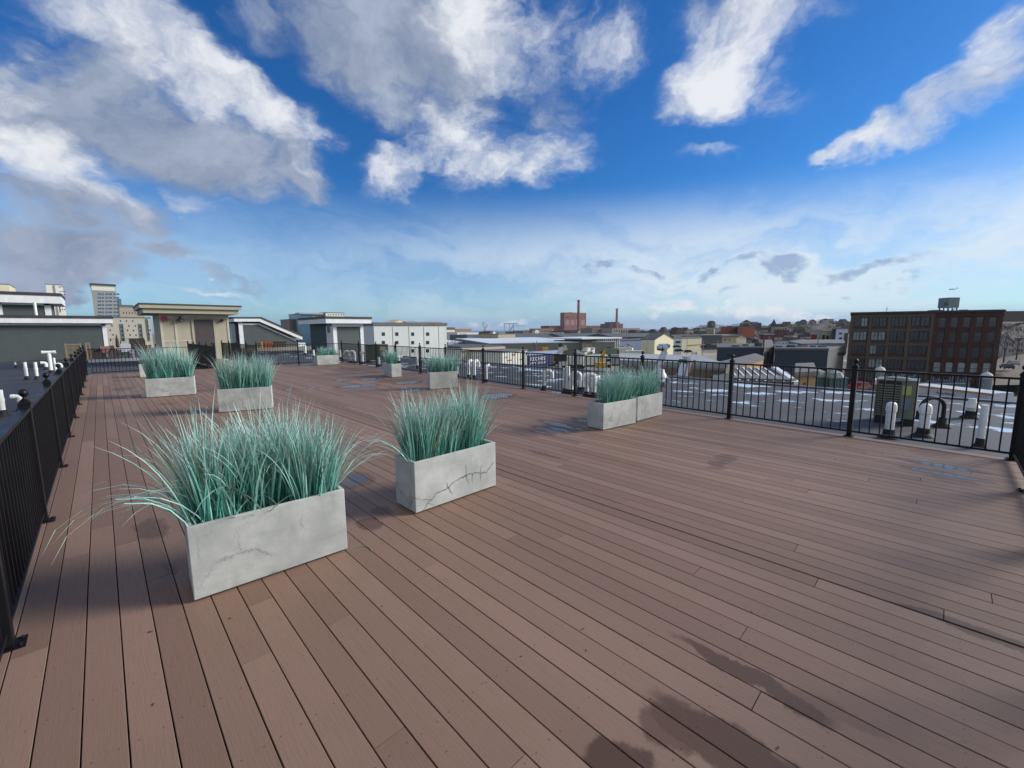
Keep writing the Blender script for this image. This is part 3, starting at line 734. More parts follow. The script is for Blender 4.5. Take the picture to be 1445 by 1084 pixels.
for px, py, pt, r, k, rz, lb in [
    (431, 501, 488, .10, 'straight', 0, 'fat white pipe left of the blotched planter'),
    (443, 505, 494, .07, 'straight', 0, 'thin white pipe touching the left end of the blotched planter'),
    (481, 507, 494, .12, 'straight', 0, 'fat white pipe at the right end of the blotched planter'),
    (494, 513, 494, .08, 'hook', 2.6, 'left white hooked vent of the pair outside the far corner'),
    (501, 513, 494, .08, 'hook', 2.6, 'right white hooked vent of the pair outside the far corner'),
    (511.5, 514, 496, .085, 'tee', 1.2, 'white tee vent behind the second post from the far corner'),
    (535, 518, 504, .06, 'straight', 0, 'thin white pipe left of the end on planter'),
    (563, 513, 502, .07, 'tee', 0, 'small white tee vent behind the end on planter'),
    (589, 520, 503, .05, 'dome', 0, 'small capped vent on the snowy roof left of the bushy planter'),
    (646, 533, 517, .045, 'straight', 0, 'slim white pipe at the right end of the bushy planter'),
    (661, 534, 507, .075, 'hook', .2, 'tall hooked vent left one of two beyond the right fence'),
    (669, 535, 507, .075, 'hook', .2, 'tall hooked vent right one of two beyond the right fence'),
    (686.5, 541, 514, .06, 'elbow', .2, 'white vent half behind a post of the right fence'),
    (768, 551, 521, .065, 'hook', -.7, 'lone white hooked vent in the middle of the right fence'),
    (797, 555, 520, .055, 'straight', 0, 'left slim pipe of the crowded vent group'),
    (800.5, 556, 517, .075, 'straight', 0, 'tall pipe with a round top in the crowded vent group'),
    (806, 557, 523, .07, 'hook', -.7, 'hooked vent left of the post in the crowded vent group'),
    (820, 553, 526, .10, 'hook', -.7, 'fat hooked vent right of the post in the crowded vent group'),
    (828, 560, 526, .065, 'hook', -.7, 'hooked vent close to the pair of planters'),
    (838, 561, 530, .07, 'elbow', 0, 'white elbow vent hidden partly by the grass of the pair')]:
    vent(k, px, py, pt, r, lb, rz=rz)
vent('cone', 932.5, 545, 521, .12, 'cone topped vent behind the right end of the planter pair')
vent('dome', 1253.5, 618, 567, .068, 'left white domed vent in front of the condenser unit')
vent('dome', 1302, 616, 569, .075, 'right white domed vent by the condenser unit')
vent('straight', 1382, 632, 571, .045, 'tall leaning white pipe close to the right corner post')
vent('cone', 1369, 590, 562, .075, 'cone topped white vent standing in a patch of snow')
vent('cone', 1294, 590, 565, .07, 'cone topped vent just behind the right domed vent')
# black gooseneck
g = G(1329, 603, ZR); o = thing('gooseneck_vent', 'black hooked conduit arching beside the condenser unit', 'conduit', g, 2.4)
pts = [(0, 0, 0), (0, 0, .40)]+[(.24*(1-math.cos(a*PI/10)), 0, .40+.20*math.sin(a*PI/10)) for a in range(1, 11)]
MB().tube(pts, .035, 12).build('conduit', RUB, o, True); MB().lathe([(.16, 0), (.15, .02), (.07, .10), (.06, .2)], seg=12).build('boot', RUB, o, True)
# condenser unit
yA = onX(1233, 590, 11.6)[0]; yB = onX(1289, 590, 11.6)[0]
CU = mat('condenser_beige', hexc('74766a'), .5, 0, .08, streak=.15)
def condenser(loc, rz, w, d, h, label):
    o = thing('condenser_unit', label, 'air conditioner', loc, rz)
    MB().box(.02, w-.02, .02, d-.02, .14, h-.03).build('cabinet', mat('coil_dark', (.03, .03, .03), .6), o)
    s = MB(); n = 13
    for k in range(n):
        z = .17+(h-.25)*k/n
        s.box(0, w*.62, -.012, .02, z, z+.028); s.box(-.012, 0, .0, d, z, z+.028)
    s.build('louvres', CU, o)
    MB().box(w*.62, w, -.01, .02, .14, h-.03).box(w-.02, w+.012, 0.02, d, .14, h-.03).box(-.012, .02, -.012, .02, .14, h-.03).build('side_panel', CU, o)
    MB().box(-.02, w+.02, -.02, d+.02, h-.03, h).lathe([(d*.36, h), (d*.36, h+.02), (d*.30, h+.03), (.01, h+.03)], (w/2, d/2, 0), 20).build('lid', CU, o)
    MB().box(w*.66, w*.90, -.03, -.0105, h*.35, h*.58).build('service_box', mat('blue_grey_box', (.16, .22, .26), .5), o)
    MB().box(w*.66, w*.88, -.014, -.0105, h*.68, h*.88).build('rating_label', mat('yellow_label', (.45, .45, .16), .6), o)
    ft = MB()
    for x in (0, w-.18): ft.box(x, x+.18, -.02, d+.02, 0, .14)
    ft.build('foot_block', RUB, o); return o
condenser((11.6, yA, ZR), -PI/2, yA-yB, .55, .93, 'beige louvred condenser unit behind the right fence')
g1 = G(517, 512, ZR); condenser((g1.x, g1.y, ZR), -.5, 1.35, 1.0, 1.15, 'beige condenser unit beside the far grey roof house')

# ------------------------------------------------------------------ roof houses (near)
def clap(mb, u0, u1, z0, z1, y, lap=.13):
    z = z0
    while z < z1-1e-4:
        zz = min(z+lap, z1)
        mb.add([(u0, y-.016, z), (u1, y-.016, z), (u1, y, zz), (u0, y, zz), (u0, y, z), (u1, y, z)], [(0, 1, 2, 3), (0, 4, 5, 1)])
        z = zz
# left long grey house: wall on y=48
YL = 47.6
x0, _ = onY(-140, 470, YL); x1, zt = onY(148, 452, YL); 
zf1 = onY(100, 445, YL)[1]
o = thing('roof_house', 'long dark grey clapboard roof house with white fascia at the far left', 'roof house', (x0, YL, LZ))
w = x1-x0; h = zt-LZ
mb = MB(); mb.box(0, w, 0, 6, 0, h-.25); clap(mb, 0, w, 0, h-.25, -.001); mb.build('wall', SIDE, o)
MB().box(w-.22, w+.03, -.05, .1, 0, h-.25).box(0, w, -.05, .0, h-.42, h-.25).build('corner_trim', WHITE, o)
MB().box(-.3, w+.45, -.5, 6.3, h-.25, h+.12).build('fascia', WHITE, o)
MB().box(-.35, w+.5, -.55, 6.35, h+.12, h+.32).build('roof', mat('dark_drip_edge', (.05, .045, .05), .6), o)
# upper house behind it
YU = 55
x0, _ = onY(-150, 430, YU); x1, zt = onY(71, 434, YU); zb_ = onY(70, 447, YU)[1]; zf = onY(40, 420, YU)[1]
o = thing('roof_house', 'smaller dark grey roof house with white fascia raised behind the long one', 'roof house', (x0, YU, zb_-2))
w = x1-x0; h = zt+.62-(zb_-2)
mb = MB(); mb.box(0, w, 0, 5, 0, h-.3); clap(mb, 0, w, 0, h-.3, -.001); mb.build('wall', SIDE, o)
xl = onY(1, 430, YU)[0]-x0
MB().box(w-.35, w+.03, -.05, .1, 0, h-.3).box(xl-.3, xl+.05, -.05, -.02, 0, h-.3).box(0, w, -.05, .0, h-.45, h-.3).build('corner_trim', WHITE, o)
MB().box(-.3, w+.75, -.6, 5.3, h-.3, h+.35).build('fascia', WHITE, o)
MB().box(-.35, w+.8, -.65, 5.35, h+.35, h+.6).build('roof', MATS['dark_drip_edge'], o)
# white pipe on the long house's roof
q = onY(50.5, 440, 52); o = thing('vent_pipe', 'short white pipe on top of the long grey roof house', 'vent pipe', (q[0], 52, 3.4), 0)
MB().tube([(0, 0, -.5), (0, 0, .85)], .09, 10).build('pipe', PVC, o, True)

# stair house (tan), front on y = 33
YS = 33.3
xa, zt = onY(224, 444, YS); xb, _ = onY(322, 446, YS); zt2 = onY(300, 446, YS)[1]
o = thing('stair_house', 'tan panelled stair house with a flat overhanging roof and a dark door', 'stair house', (xa, YS, ZR))
w = xb-xa; h = zt2-ZR+.1
MB().box(0, w, 0, 4.2, 0, h).build('wall', TAN, o)
def lx(px, y=YS): return onY(px, 470, y)[0]-xa
def lz(py, px=280, y=YS): return onY(px, py, y)[1]-ZR
d0, d1 = lx(274.5), lx(302); dt = lz(451, 288)
MB().box(d0-.12, d0, -.05, -.001, .2, dt+.12).box(d1, d1+.12, -.05, -.001, .2, dt+.12).box(d0, d1, -.05, -.001, dt, dt+.12).build('door_frame', TAN, o)
dd = MB().box(d0, d1, -.03, -.001, .3, dt).build('door', DARKDOOR, o)
MB().box(d1-.16, d1-.08, -.08, -.031, 1.25, 1.35).build('handle', mat('steel', (.4, .4, .42), .3, 1), dd)
tr = MB()
for px in (248.5,): tr.box(lx(px)-.05, lx(px)+.05, -.03, -.001, .3, h-.05)
tr.box(0, .12, -.03, -.001, .3, h-.05).box(w-.12, w, -.03, -.001, .3, h-.05).box(.12, w-.12, -.025, -.001, h-.3, h-.05).box(.12, d0-.14, -.025, -.001, 1.45, 1.53)
tr.build('battens', mat('pale_batten', hexc('bdb9a8'), .7), o)
MB().box(-.75, w+.45, -.75, 4.6, h, h+.28).box(-.9, w+.6, -.9, 4.7, h+.28, h+.48).build('roof_slab', mat('tan_fascia', hexc('aaa692'), .7, 0, .05), o)
MB().box(-.93, w+.63, -.93, 4.73, h+.48, h+.56).build('roof_edge', MATS['dark_drip_edge'], o)
MB().tube([(lx(234), -.001, lz(450, 234)), (lx(234), -.10, lz(450, 234))], .16, 18).build('alarm_bell', mat('bell_red', (.55, .05, .05), .4), o, True)
l = MB(); l.box(lx(256)-.05, lx(256)+.05, -.12, -.001, lz(451, 256)+.05, lz(451, 256)+.2); l.lathe([(.20, 0), (.17, .07), (.05, .16)], (lx(256), -.16, lz(453, 256)), 12)
l.build('wall_lamp', mat('dusky_lamp', (.08, .05, .06), .5), o)
l = MB(); l.tube([(lx(315), -.001, lz(452, 315)), (lx(315), -.14, lz(452.5, 315))], .08, 12); l.tube([(lx(313), -.001, lz(453, 315)), (lx(313), -.16, lz(454, 315))], .06, 12)
l.build('flood_lamp', mat('dusky_lamp', (.08, .05, .06), .5), o, True)

# shed with the sloping roof, on y = 52
YD = 52.0
def P2(px, py, y=YD): q = onY(px, py, y); return Vector((q[0], y, q[1]))
base = P2(337, 493); o = thing('sloping_roof_house', 'grey clapboard roof house whose white edged roof slopes down to the right', 'roof house', (base.x, YD, ZR))
def L2(px, py): p = P2(px, py); return (p.x-base.x, 0.0, p.z-ZR)
z0 = 0
A = L2(338, 455); B = L2(366, 455); C = L2(420, 480)
mb = MB(); mb.poly([(A[0], 0, 0), (C[0], 0, 0), (C[0], 0, C[2]), (B[0], 0, B[2]), (A[0], 0, A[2])], (0, 5, 0))
z = 0
while z < A[2]-.1:
    zz = z+.14
    xe = C[0] if zz < C[2] else B[0]+(C[0]-B[0])*(B[2]-zz)/(B[2]-C[2])
    mb.add([(A[0], -.017, z), (xe, -.017, z), (xe, -.001, zz), (A[0], -.001, zz)], [(0, 1, 2, 3)]); z = zz
mb.build('wall', SIDE, o)
T1 = L2(329, 449.5); T2 = L2(366, 449.5); T3 = L2(425, 475); T4 = L2(425, 479.5); T5 = L2(365, 454); T6 = L2(329, 454)
MB().poly([T6, T5, T4, T3, T2, T1], (0, 5.4, 0)).build('fascia', WHITE, o).location = (0, -.4, 0)
U1 = L2(325, 447.5); U2 = L2(367, 447.5); U3 = L2(427, 473.6)
MB().poly([T1, T2, T3, U3, U2, U1], (0, 5.5, 0)).build('roof', MATS['dark_drip_edge'], o).location = (0, -.45, 0)
MB().box(A[0]-.12, A[0]+.25, -.06, .2, 0, A[2]).poly([L2(340, 458.5), L2(364.5, 458.5), L2(418, 482), L2(418, 480), L2(365.5, 456.3), L2(340, 456.3)], (0, -.05, 0)).build('corner_trim', WHITE, o)
MB().box(A[0]-1.1, A[0]-.12, .5, 5, 0, A[2]).build('recess_wall', SIDE, o)
MB().box(A[0]-.8, A[0]-.35, .46, .499, .9, 2.9).build('recess_window', mat('pale_window', (.35, .42, .5), .3), o)
MB().box(C[0]+.02, L2(432, 480)[0], .3, 3, 0, L2(430, 484)[2]).build('low_wall', WHITE, o)
# ledge with pots
q0 = P2(338, 496, 51.3); q1 = P2(440, 495, 51.3)
led = MB().box(q0.x, q1.x, 50.2, 51.4, ZR, ZR+.35).build('ledge', mat('tan_ledge', hexc('8f8a7c'), .8)); tag(led, 'long pale ledge in front of the sloping grey roof house', 'ledge')
TER = mat('terracotta', hexc('9a5033'), .8); YEL = mat('straw_pot', hexc('a08a58'), .8); DKP = mat('dark_pot', (.04, .035, .03), .7)
for px, r, mt, lb in ((368.5, .30, YEL, 'straw coloured pot on the ledge, leftmost of the row'), (374, .33, TER, 'terracotta pot beside the straw pot on the ledge'), (378.5, .33, TER, 'terracotta pot in the middle of the ledge row'), (382.5, .33, TER, 'terracotta pot at the right end of the orange pots')):
    x = onY(px, 490, 50.7)[0]; ob = MB().lathe([(r*.7, 0), (r, .5), (r*1.1, .52), (r*1.1, .62), (r*.9, .62), (r*.85, .5)], seg=16).build('flower_pot', mt, None, True); ob.location = (x, 50.7, ZR+.35); tag(ob, lb, 'pot', 'pots on the ledge')
xx0 = onY(385, 490, 50.7)[0]; xx1 = onY(403, 490, 50.7)[0]
ob = MB().box(0, xx1-xx0, -.3, .3, 0, .55).box(-.05, xx1-xx0+.05, -.35, .35, .55, .63).build('trough_planter', DKP); ob.location = (xx0, 50.7, ZR+.35); tag(ob, 'long dark trough planter on the ledge right of the orange pots', 'planter')

# grey roof house with the flat roof (438-516)
c = G(472.5, 498.5, ZR); YB, XB = c.y, c.x
YB2 = onX(438, 470, XB)[0]; XB2 = onY(512, 470, YB)[0]
o = thing('roof_house', 'grey clapboard roof house with white corner boards and a flat white edged roof', 'roof house', (XB, YB, ZR))
zt = onY(472, 456.5, YB)[1]-ZR; wx = XB2-XB; wy = YB2-YB
mb = MB(); mb.box(0, wx, 0, wy, 0, zt); clap(mb, 0, wx, 0, zt, -.001)
z = 0
while z < zt-.1:
    mb.add([(-.017, 0, z), (-.017, wy, z), (-.001, wy, z+.13), (-.001, 0, z+.13)], [(0, 3, 2, 1)]); z += .13
mb.build('wall', SIDE, o)
MB().box(-.06, .28, -.06, -.0, 0, zt).box(-.06, -.0, 0, .28, 0, zt).box(wx-.28, wx+.05, -.06, 0, 0, zt).box(.28, wx-.28, -.05, 0, zt-.3, zt).build('corner_trim', WHITE, o)
MB().box(-.9, wx+.6, -.7, wy+.6, zt, zt+.42).build('fascia', WHITE, o)
MB().box(-.95, wx+.65, -.75, wy+.65, zt+.42, zt+.62).build('roof', MATS['dark_drip_edge'], o)
dy0 = onX(469, 470, XB)[0]-YB; dy1 = onX(461.5, 470, XB)[0]-YB
dr_ = MB().box(-.07, -.02, dy0, dy1, .35, onX(465, 460, XB)[1]-ZR).build('door', WHITE, o)
MB().box(-.085, -.071, dy0+(dy1-dy0)*.25, dy0+(dy1-dy0)*.75, 1.9, 3.1).build('door_window', GLASS, dr_)
# ------------------------------------------------------------------ far patio furniture (90-215)
YP = 45.0
def pp(px, py=500, y=YP): q = onY(px, py, y); return q
pd = MB().box(-1.1, 3.4, 41.6, 60, ZR+.031, ZR+.10); struct(pd.build('patio', mat('patio_dark', (.06, .055, .055), .8, 0, .2)))
ZP = ZR+.10
def slat_planter(px0, px1, pyt, y, label):
    a = onY(px0, pyt, y); b = onY(px1, pyt, y); o = thing('trellis_screen', label, 'screen', (a[0], y, ZP if a[0] > -1 else LZ)); h = a[1]-ZP; w = b[0]-a[0]
    s = MB(); n = max(3, int(w/.22))
    for i in range(n): s.box(w*i/n+.01, w*(i+1)/n-.02, 0, .03, .1, h)
    s.build('slats', WOODT, o); MB().box(0, .08, -.04, 0, 0, h+.05).box(w-.08, w, -.04, 0, 0, h+.05).box(.08, w-.08, -.03, -.001, h-.1, h).build('posts', mat('tan_post', hexc('857866'), .8), o)
    return o
slat_planter(90.5, 114, 484.5, 46.0, 'pale wooden slatted screen just left of the far fence posts')
slat_planter(120, 127, 484.5, 44.0, 'narrow wooden slatted screen right of the left fence end')
DW = mat('dark_wicker', (.035, .027, .025), .8)
o = thing('sofa', 'dark box shaped sofa behind the end of the left fence', 'sofa', (onY(129, 497, 47)[0], 47, ZP))
w = onY(145, 497, 47)[0]-onY(129, 497, 47)[0]
MB().box(0, w, 0, .9, 0, .45).build('seat', DW, o); MB().box(0, w, .72, .9, .45, 1.25).build('backrest', DW, o)
for x in (0, w-.14): MB().box(x, x+.14, 0, .72, .45, .75).build('armrest', DW, o)
def patio_chair(px, y, rz, col, label, adi=False):
    o = thing('patio_chair', label, 'chair', (onY(px, 497, y)[0], y, ZP), rz)
    s = 1.0
    sm = MB()
    for k in range(5): sm.box(-.30+k*.12, -.19+k*.12, -.28, .28, .38, .41)
    sm.build('seat', col, o)
    bm = MB()
    M = Matrix.Translation((0, .28, .38)) @ Matrix.Rotation(-.28, 4, 'X')
    for k in range(5): bm.box(-.30+k*.12, -.19+k*.12, 0, .025, 0, (.72+.10*(1-abs(k-2)/2)) if adi else .55, M=M)
    bm.build('backrest', col, o)
    for x in (-.32, .30):
        for yy in (-.26, .26): MB().box(x, x+.04, yy-.02, yy+.02, 0, .60 if yy < 0 else .62).build('leg', col, o)
        MB().box(x-.03, x+.07, -.32, .32, .60, .63).build('armrest', col, o)
    return o
patio_chair(153, 45.5, .4, mat('red_wood', hexc('5c2f2b'), .6), 'dark red slatted chair at the left of the far patio')
patio_chair(180, 44.2, .1, mat('pale_grey_chair', hexc('9a9fa8'), .6), 'large pale slat back chair in the middle of the far patio', True)
patio_chair(206, 46.5, -.3, mat('red_wood', hexc('5c2f2b'), .6), 'dark red chair beside the stair house')
patio_chair(163, 47.5, .7, DW, 'dark chair behind the red one on the far patio')
o = thing('low_table', 'low dark table between the patio chairs', 'table', (onY(164, 500, 44)[0], 44, ZP))
MB().box(-.8, .8, -.4, .4, .42, .46).build('tabletop', DW, o)
for x in (-.72, .66):
    for y in (-.34, .28): MB().box(x, x+.06, y, y+.06, 0, .42).build('leg', DW, o)
o = thing('folded_parasol', 'closed dark parasol standing on the far patio', 'parasol', (onY(167.5, 500, 48)[0], 48, ZP))
ht = onY(167.5, 472, 48)[1]-ZP
MB().tube([(0, 0, 0), (0, 0, ht)], .025, 8).build('pole', BLACK, o, True); MB().lathe([(.04, ht*.40), (.13, ht*.45), (.10, ht*.7), (.03, ht*.97), (.005, ht)], seg=12).build('canopy', mat('parasol_cloth', (.05, .03, .04), .8), o, True)
o = thing('wooden_bench', 'dark timber screen bench at the back of the far patio', 'bench', (onY(184, 497, 52)[0], 52, ZP))
w = onY(206, 497, 52)[0]-onY(184, 497, 52)[0]; ht = onY(190, 478, 52)[1]-ZP
MB().box(0, w, 0, .06, .5, ht).build('backrest', DW, o); MB().box(0, w, -.5, 0, .42, .48).build('seat', DW, o)
for x in (0, w-.08): MB().box(x, x+.08, -.5, .0, 0, .42).build('leg', DW, o)
_y = 41.4
fence('black picket fence round the far patio beyond the white curb', [(-.9, 56), (1.4, 56), (3.2, 56)], zt=1.4, z=ZP)
# ------------------------------------------------------------------ generic far building on a facade line
class Fac:
    def __init__(s, pxL, dL, pxR, dR=None):
        a = W(pxL, 465, dL)
        if dR is None:      # turned towards the street grid: its right end found on the facade line
            th = -max(0, azel((pxL+pxR)/2, 465)[0]-math.radians(40))*.9
            d = ray(pxR, 465); k = (a.y*math.cos(th)-a.x*math.sin(th))/(d.y*math.cos(th)-d.x*math.sin(th))
            b = Vector((d.x*k, d.y*k, 0))
        else: b = W(pxR, 465, dR)
        s.b = b
        s.A = Vector((a.x, a.y)); s.u = Vector((b.x-a.x, b.y-a.y)); s.w = s.u.length; s.u.normalize()
        s.ang = math.atan2(s.u.y, s.u.x)
    def uz(s, px, py):
        d = ray(px, py); dh = Vector((d.x, d.y)); nrm = Vector((-s.u.y, s.u.x))
        k = s.A.dot(nrm)/dh.dot(nrm); p = dh*k
        return (p-s.A).dot(s.u), H+d.z*k
ZG = -15.0
def fbuild(name, label, cat, pxL, pxR, pyT, d, mtl, thick=20, zb=ZG, dR=None, group=None, roof=None, roofmat=None, rh=.6):
    F = Fac(pxL, d, pxR, dR)
    zt = F.uz((pxL+pxR)/2, pyT)[1]
    ex = 0.0
    if pxL > 870:
        a_ = azel(pxL, 465)[0]; loc = Vector((math.sin(a_), math.cos(a_))); ex = loc.dot(F.u)/max(.3, loc.dot(Vector((-F.u.y, F.u.x))))*thick
    def slab(x0, x1, y0, y1, z0, z1):
        k0 = ex*y0/thick; k1 = ex*y1/thick
        return MB().poly([(x0+k0, y0, z0), (x1+k0, y0, z0), (x1+k1, y1, z0), (x0+k1, y1, z0)][::-1], (0, 0, z1-z0))
    o = thing(name, label, cat, (F.A.x, F.A.y, zb), F.ang, group); F.o = o; F.zb = zb; F.h = zt-zb; F.t = thick
    if roof == 'gable':     # ridge runs away from us, gable end in front
        ze = F.uz(pxL, rh)[1]-zb
        MB().poly([(0, 0, 0), (F.w, 0, 0), (F.w, 0, ze), (F.w/2, 0, F.h), (0, 0, ze)], (0, thick, 0)).build('wall', mtl, o)
        n = .3; rm = roofmat or GRAVEL
        s = MB(); s.poly([(-n, -.4, ze-n*.3), (F.w/2, -.4, F.h+.05), (F.w/2, -.4, F.h+.45), (-n, -.4, ze+.3)], (0, thick+.8, 0)); s.poly([(F.w/2, -.4, F.h+.05), (F.w+n, -.4, ze-n*.3), (F.w+n, -.4, ze+.3), (F.w/2, -.4, F.h+.45)], (0, thick+.8, 0))
        s.build('roof', rm, o)
    elif roof == 'ridge':   # ridge runs along the facade
        ze = F.uz(pxL, rh)[1]-zb
        MB().box(0, F.w, 0, thick, 0, ze).build('wall', mtl, o)
        n = .4
        MB().poly([(-n, -n, ze), (-n, thick+n, ze), (-n, thick/2, F.h)], (F.w+2*n, 0, 0)).build('roof', roofmat or GRAVEL, o)
    else:
        slab(0, F.w, 0, thick, 0, F.h).build('wall', mtl, o)
        slab(-.15, F.w+.15, -.15, thick+.15, F.h, F.h+min(.5, F.h*.04)).build('roof', roofmat or GRAVEL, o)
    return F
WM = {}
def windows(F, rects, glass, frame=None, mull=False, dep=.12, sill=False, name='window'):
    """each window is a part of its building: a frame with its pane under it"""
    for (px0, py0, px1, py1) in rects:
        u0, z1 = F.uz(px0, py0); u1, z0 = F.uz(px1, py1)
        win_uz(F, u0, u1, z0-F.zb, z1-F.zb, glass, frame, mull, dep, name)
def win_uz(F, u0, u1, z0, z1, glass, frame=None, mull=False, dep=.12, name='window'):
    w = u1-u0; h = z1-z0; key = (round(w, 1), round(h, 1), glass.name, frame.name if frame else '', mull)
    fw = min(.10, w*.10)
    if key not in WM:
        if frame:
            f = MB().box(-fw, 0, -dep, -.002, -fw, h+fw).box(w, w+fw, -dep, -.002, -fw, h+fw).box(0, w, -dep, -.002, h, h+fw).box(0, w, -dep*1.3, -.002, -fw, 0)
            if mull: f.box(w/2-.05, w/2+.05, -dep*.8, -.002, 0, h); f.box(0, w, -dep*.7, -.003, h*.52-.04, h*.52+.04)
            fo = f.build(name, frame, F.o); p = MB().box(0, w, -.03, -.001, 0, h).build('pane', glass, fo)
        else:
            fo = MB().box(0, w, -.03, -.001, 0, h).build(name, glass, F.o)
        WM[key] = fo
    else:
        fo = copy_tree(WM[key], F.o)
    fo.location = (u0, 0, z0)
    return fo
CREAM = mat('cream_wall', hexc('d6cfb4'), .8, 0, .06, .15); WHT = mat('white_wall', hexc('d4d8cc'), .8, 0, .05, .2, streak=.08)
TANW = mat('tan_wall', hexc('a59a80'), .85, 0, .08, .15, streak=.1); GREYW = mat('blue_grey_wall', hexc('39475a'), .8, 0, .08, .2, streak=.08)
GGREEN = mat('grey_green_wall', hexc('6a6f68'), .85, 0, .08, .08, streak=.1); PINKB = mat('pale_red_brick', hexc('865a4f'), .9, 0, .08, .05)
SNOWR = mat('snowy_roof', hexc('c9d3de'), .8, 0, .10, .03); DGR = mat('dark_grey_roof', hexc('55585c'), .9, 0, .2, .03)
BLUW = mat('pale_blue_wall', hexc('8496b4'), .7, 0, .08, .08, streak=.1); REDB = mat('orange_brick', hexc('93472f'), .85, 0, .1, .1)
TEAL = mat('teal_wall', hexc('2f4a52'), .7, 0, .1, .1); YELM = mat('yellow_paint', hexc('d3a022'), .5, 0, .08); BRN = mat('brown_wall', hexc('4e3a33'), .85, 0, .15, .1)
NAVY = mat('navy_panel', hexc('16265c'), .5, 0, .05); LTG = mat('light_grey_wall', hexc('9aa0a4'), .8, 0, .1, .1)
# left group
F = fbuild('concrete_building', 'cream rounded concrete block high at the far left behind the roof houses', 'building', -60, 22, 400.5, 260, CREAM, 30)
F = fbuild('white_building', 'long low white building top behind the raised grey roof house', 'building', -60, 75, 412.5, 240, WHT, 12)
F = fbuild('white_tower', 'slim white tower with stacked window slots at the far left', 'tower', 73.5, 95, 402.5, 300, mat('tower_white', hexc('dcdcd4'), .8, 0, .05, .1), 18)
windows(F, [(82.5+i*2.6, 404.2+0*j, 84.2+i*2.6, 406) for i in range(2) for j in range(1)]+[(84+i*3.2, 411+j*4.2, 86+i*3.2, 412.4+j*4.2) for i in range(3) for j in range(7)]+[(83, 420, 84.3, 441)], GLASS)
MB().box(F.uz(77, 410)[0], F.uz(78.3, 410)[0], -.6, -.002, 0, F.h-.2).build('shaft_shade', mat('shadow_grey', hexc('8d8a84'), .8), F.o)  # raised grey strip standing in for the shade of a recess
F = fbuild('office_tower', 'office tower with blue window bands and a white crown', 'tower', 136, 170, 402.5, 320, mat('tan_office', hexc('93938c'), .8, 0, .06, .1), 22)
MB().box(-.5, F.w+.5, -.5, 22, F.h-.2, F.h+.8).build('crown_edge', MATS['dark_drip_edge'], F.o)
u0, z1 = F.uz(137, 404.5); u1, z0 = F.uz(169, 411.5); MB().box(.3, F.w-.3, -.3, -.002, z0-F.zb, z1-F.zb).build('crown_panel', WHT, F.o)
for k in range(7):
    py = 414+k*5.1; 
    for (a, b) in ((137.5, 143), (143.6, 147), (148.5, 152.5), (153, 158.5), (160, 163.5), (164, 168.5)): windows(F, [(a, py, b, py+2.5)], GLASSB, None)
F = fbuild('office_wing', 'stepped glass and concrete wing right of the office tower', 'building', 170, 176, 423, 330, GLASSG, 20)
F = fbuild('office_block', 'tan office block with a row of square windows behind the speckled one', 'building', 172, 206, 434, 300, mat('tan_dull', hexc('a3998c'), .85, 0, .05), 20)
windows(F, [(173.5+i*4.1, 440.5, 175.2+i*4.1, 443) for i in range(8)], GLASS)
F = fbuild('glass_penthouse', 'green glass penthouse with a pale roof above the tan office block', 'building', 172, 192, 431.5, 310, GLASSG, 12)
F = fbuild('speckled_building', 'cream building with scattered small square windows left of the stair house', 'building', 149, 214, 449, 200, mat('speckle_cream', hexc('b3aea0'), .85, 0, .05), 25)
for px, py in ((154.5,453),(170,453),(178.5,453),(187.5,453),(158,459.5),(182,460),(191,460),(155.5,466),(180,466),(188.5,466.5),(159.5,472.5),(183.5,472.5),(192,473),(156,480),(211,472),(212,466)):
    windows(F, [(px-1.1, py-1.1, px+1.1, py+1.3)], GLASS)
for (a, b) in ((169, 176.5), (195.5, 202.5), (205.5, 212)):
    u0, z1 = F.uz(a, 457 if a < 200 else 450); u1, z0 = F.uz(b, 481)
    c_ = MB().box(u0, u1, -.3, -.002, z0-F.zb, z1-F.zb).build('curtain_wall', mat('mint_bands', hexc('5f8178'), .3), F.o)
    k = 0; z = z1-F.zb-1.0
    while z > z0-F.zb+1:
        MB().box(u0+.2, u0+(u1-u0)*.62, -.35, -.301, z-1.0, z).build('glazing', GLASS, c_); z -= 2.0
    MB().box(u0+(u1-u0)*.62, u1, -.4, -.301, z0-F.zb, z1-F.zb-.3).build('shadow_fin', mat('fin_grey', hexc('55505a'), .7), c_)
F = fbuild('brown_office', 'plain brown grey office block left of the glass building', 'building', 409, 426, 451.5, 300, mat('brown_office_wall', hexc('857a72'), .85, 0, .04), 20)
windows(F, [(410.5+i*3, 454+j*3.2, 412+i*3, 455.4+j*3.2) for i in range(5) for j in range(4)], GLASS)
F = fbuild('glass_building', 'blue green glass building behind the flat roofed grey house', 'building', 425.5, 442, 443.5, 290, mat('teal_glazing', hexc('33566a'), .15, 0, .2, .1, spec=.8), 25)
MB().box(-1, F.w+8, -1, 8, F.h, F.h+1).build('roof_canopy', LTG, F.o)
F = fbuild('apartment_block', 'cream apartment block peeking over the flat roofed grey house', 'building', 438, 461, 443, 295, mat('apart_cream', hexc('a9a692'), .8), 25)
windows(F, [(440+i*4.4, 444.5+j*3.4, 442.2+i*4.4, 446.3+j*3.4) for i in range(5) for j in range(3)], GLASS)
F = fbuild('apartment_block', 'white apartment block with balconies right of the cream one', 'building', 461, 487, 442, 300, WHT, 25)
windows(F, [(462.5+i*3.6, 443.5+j*3.4, 464.5+i*3.6, 445.3+j*3.4) for i in range(7) for j in range(3)], GLASSG)
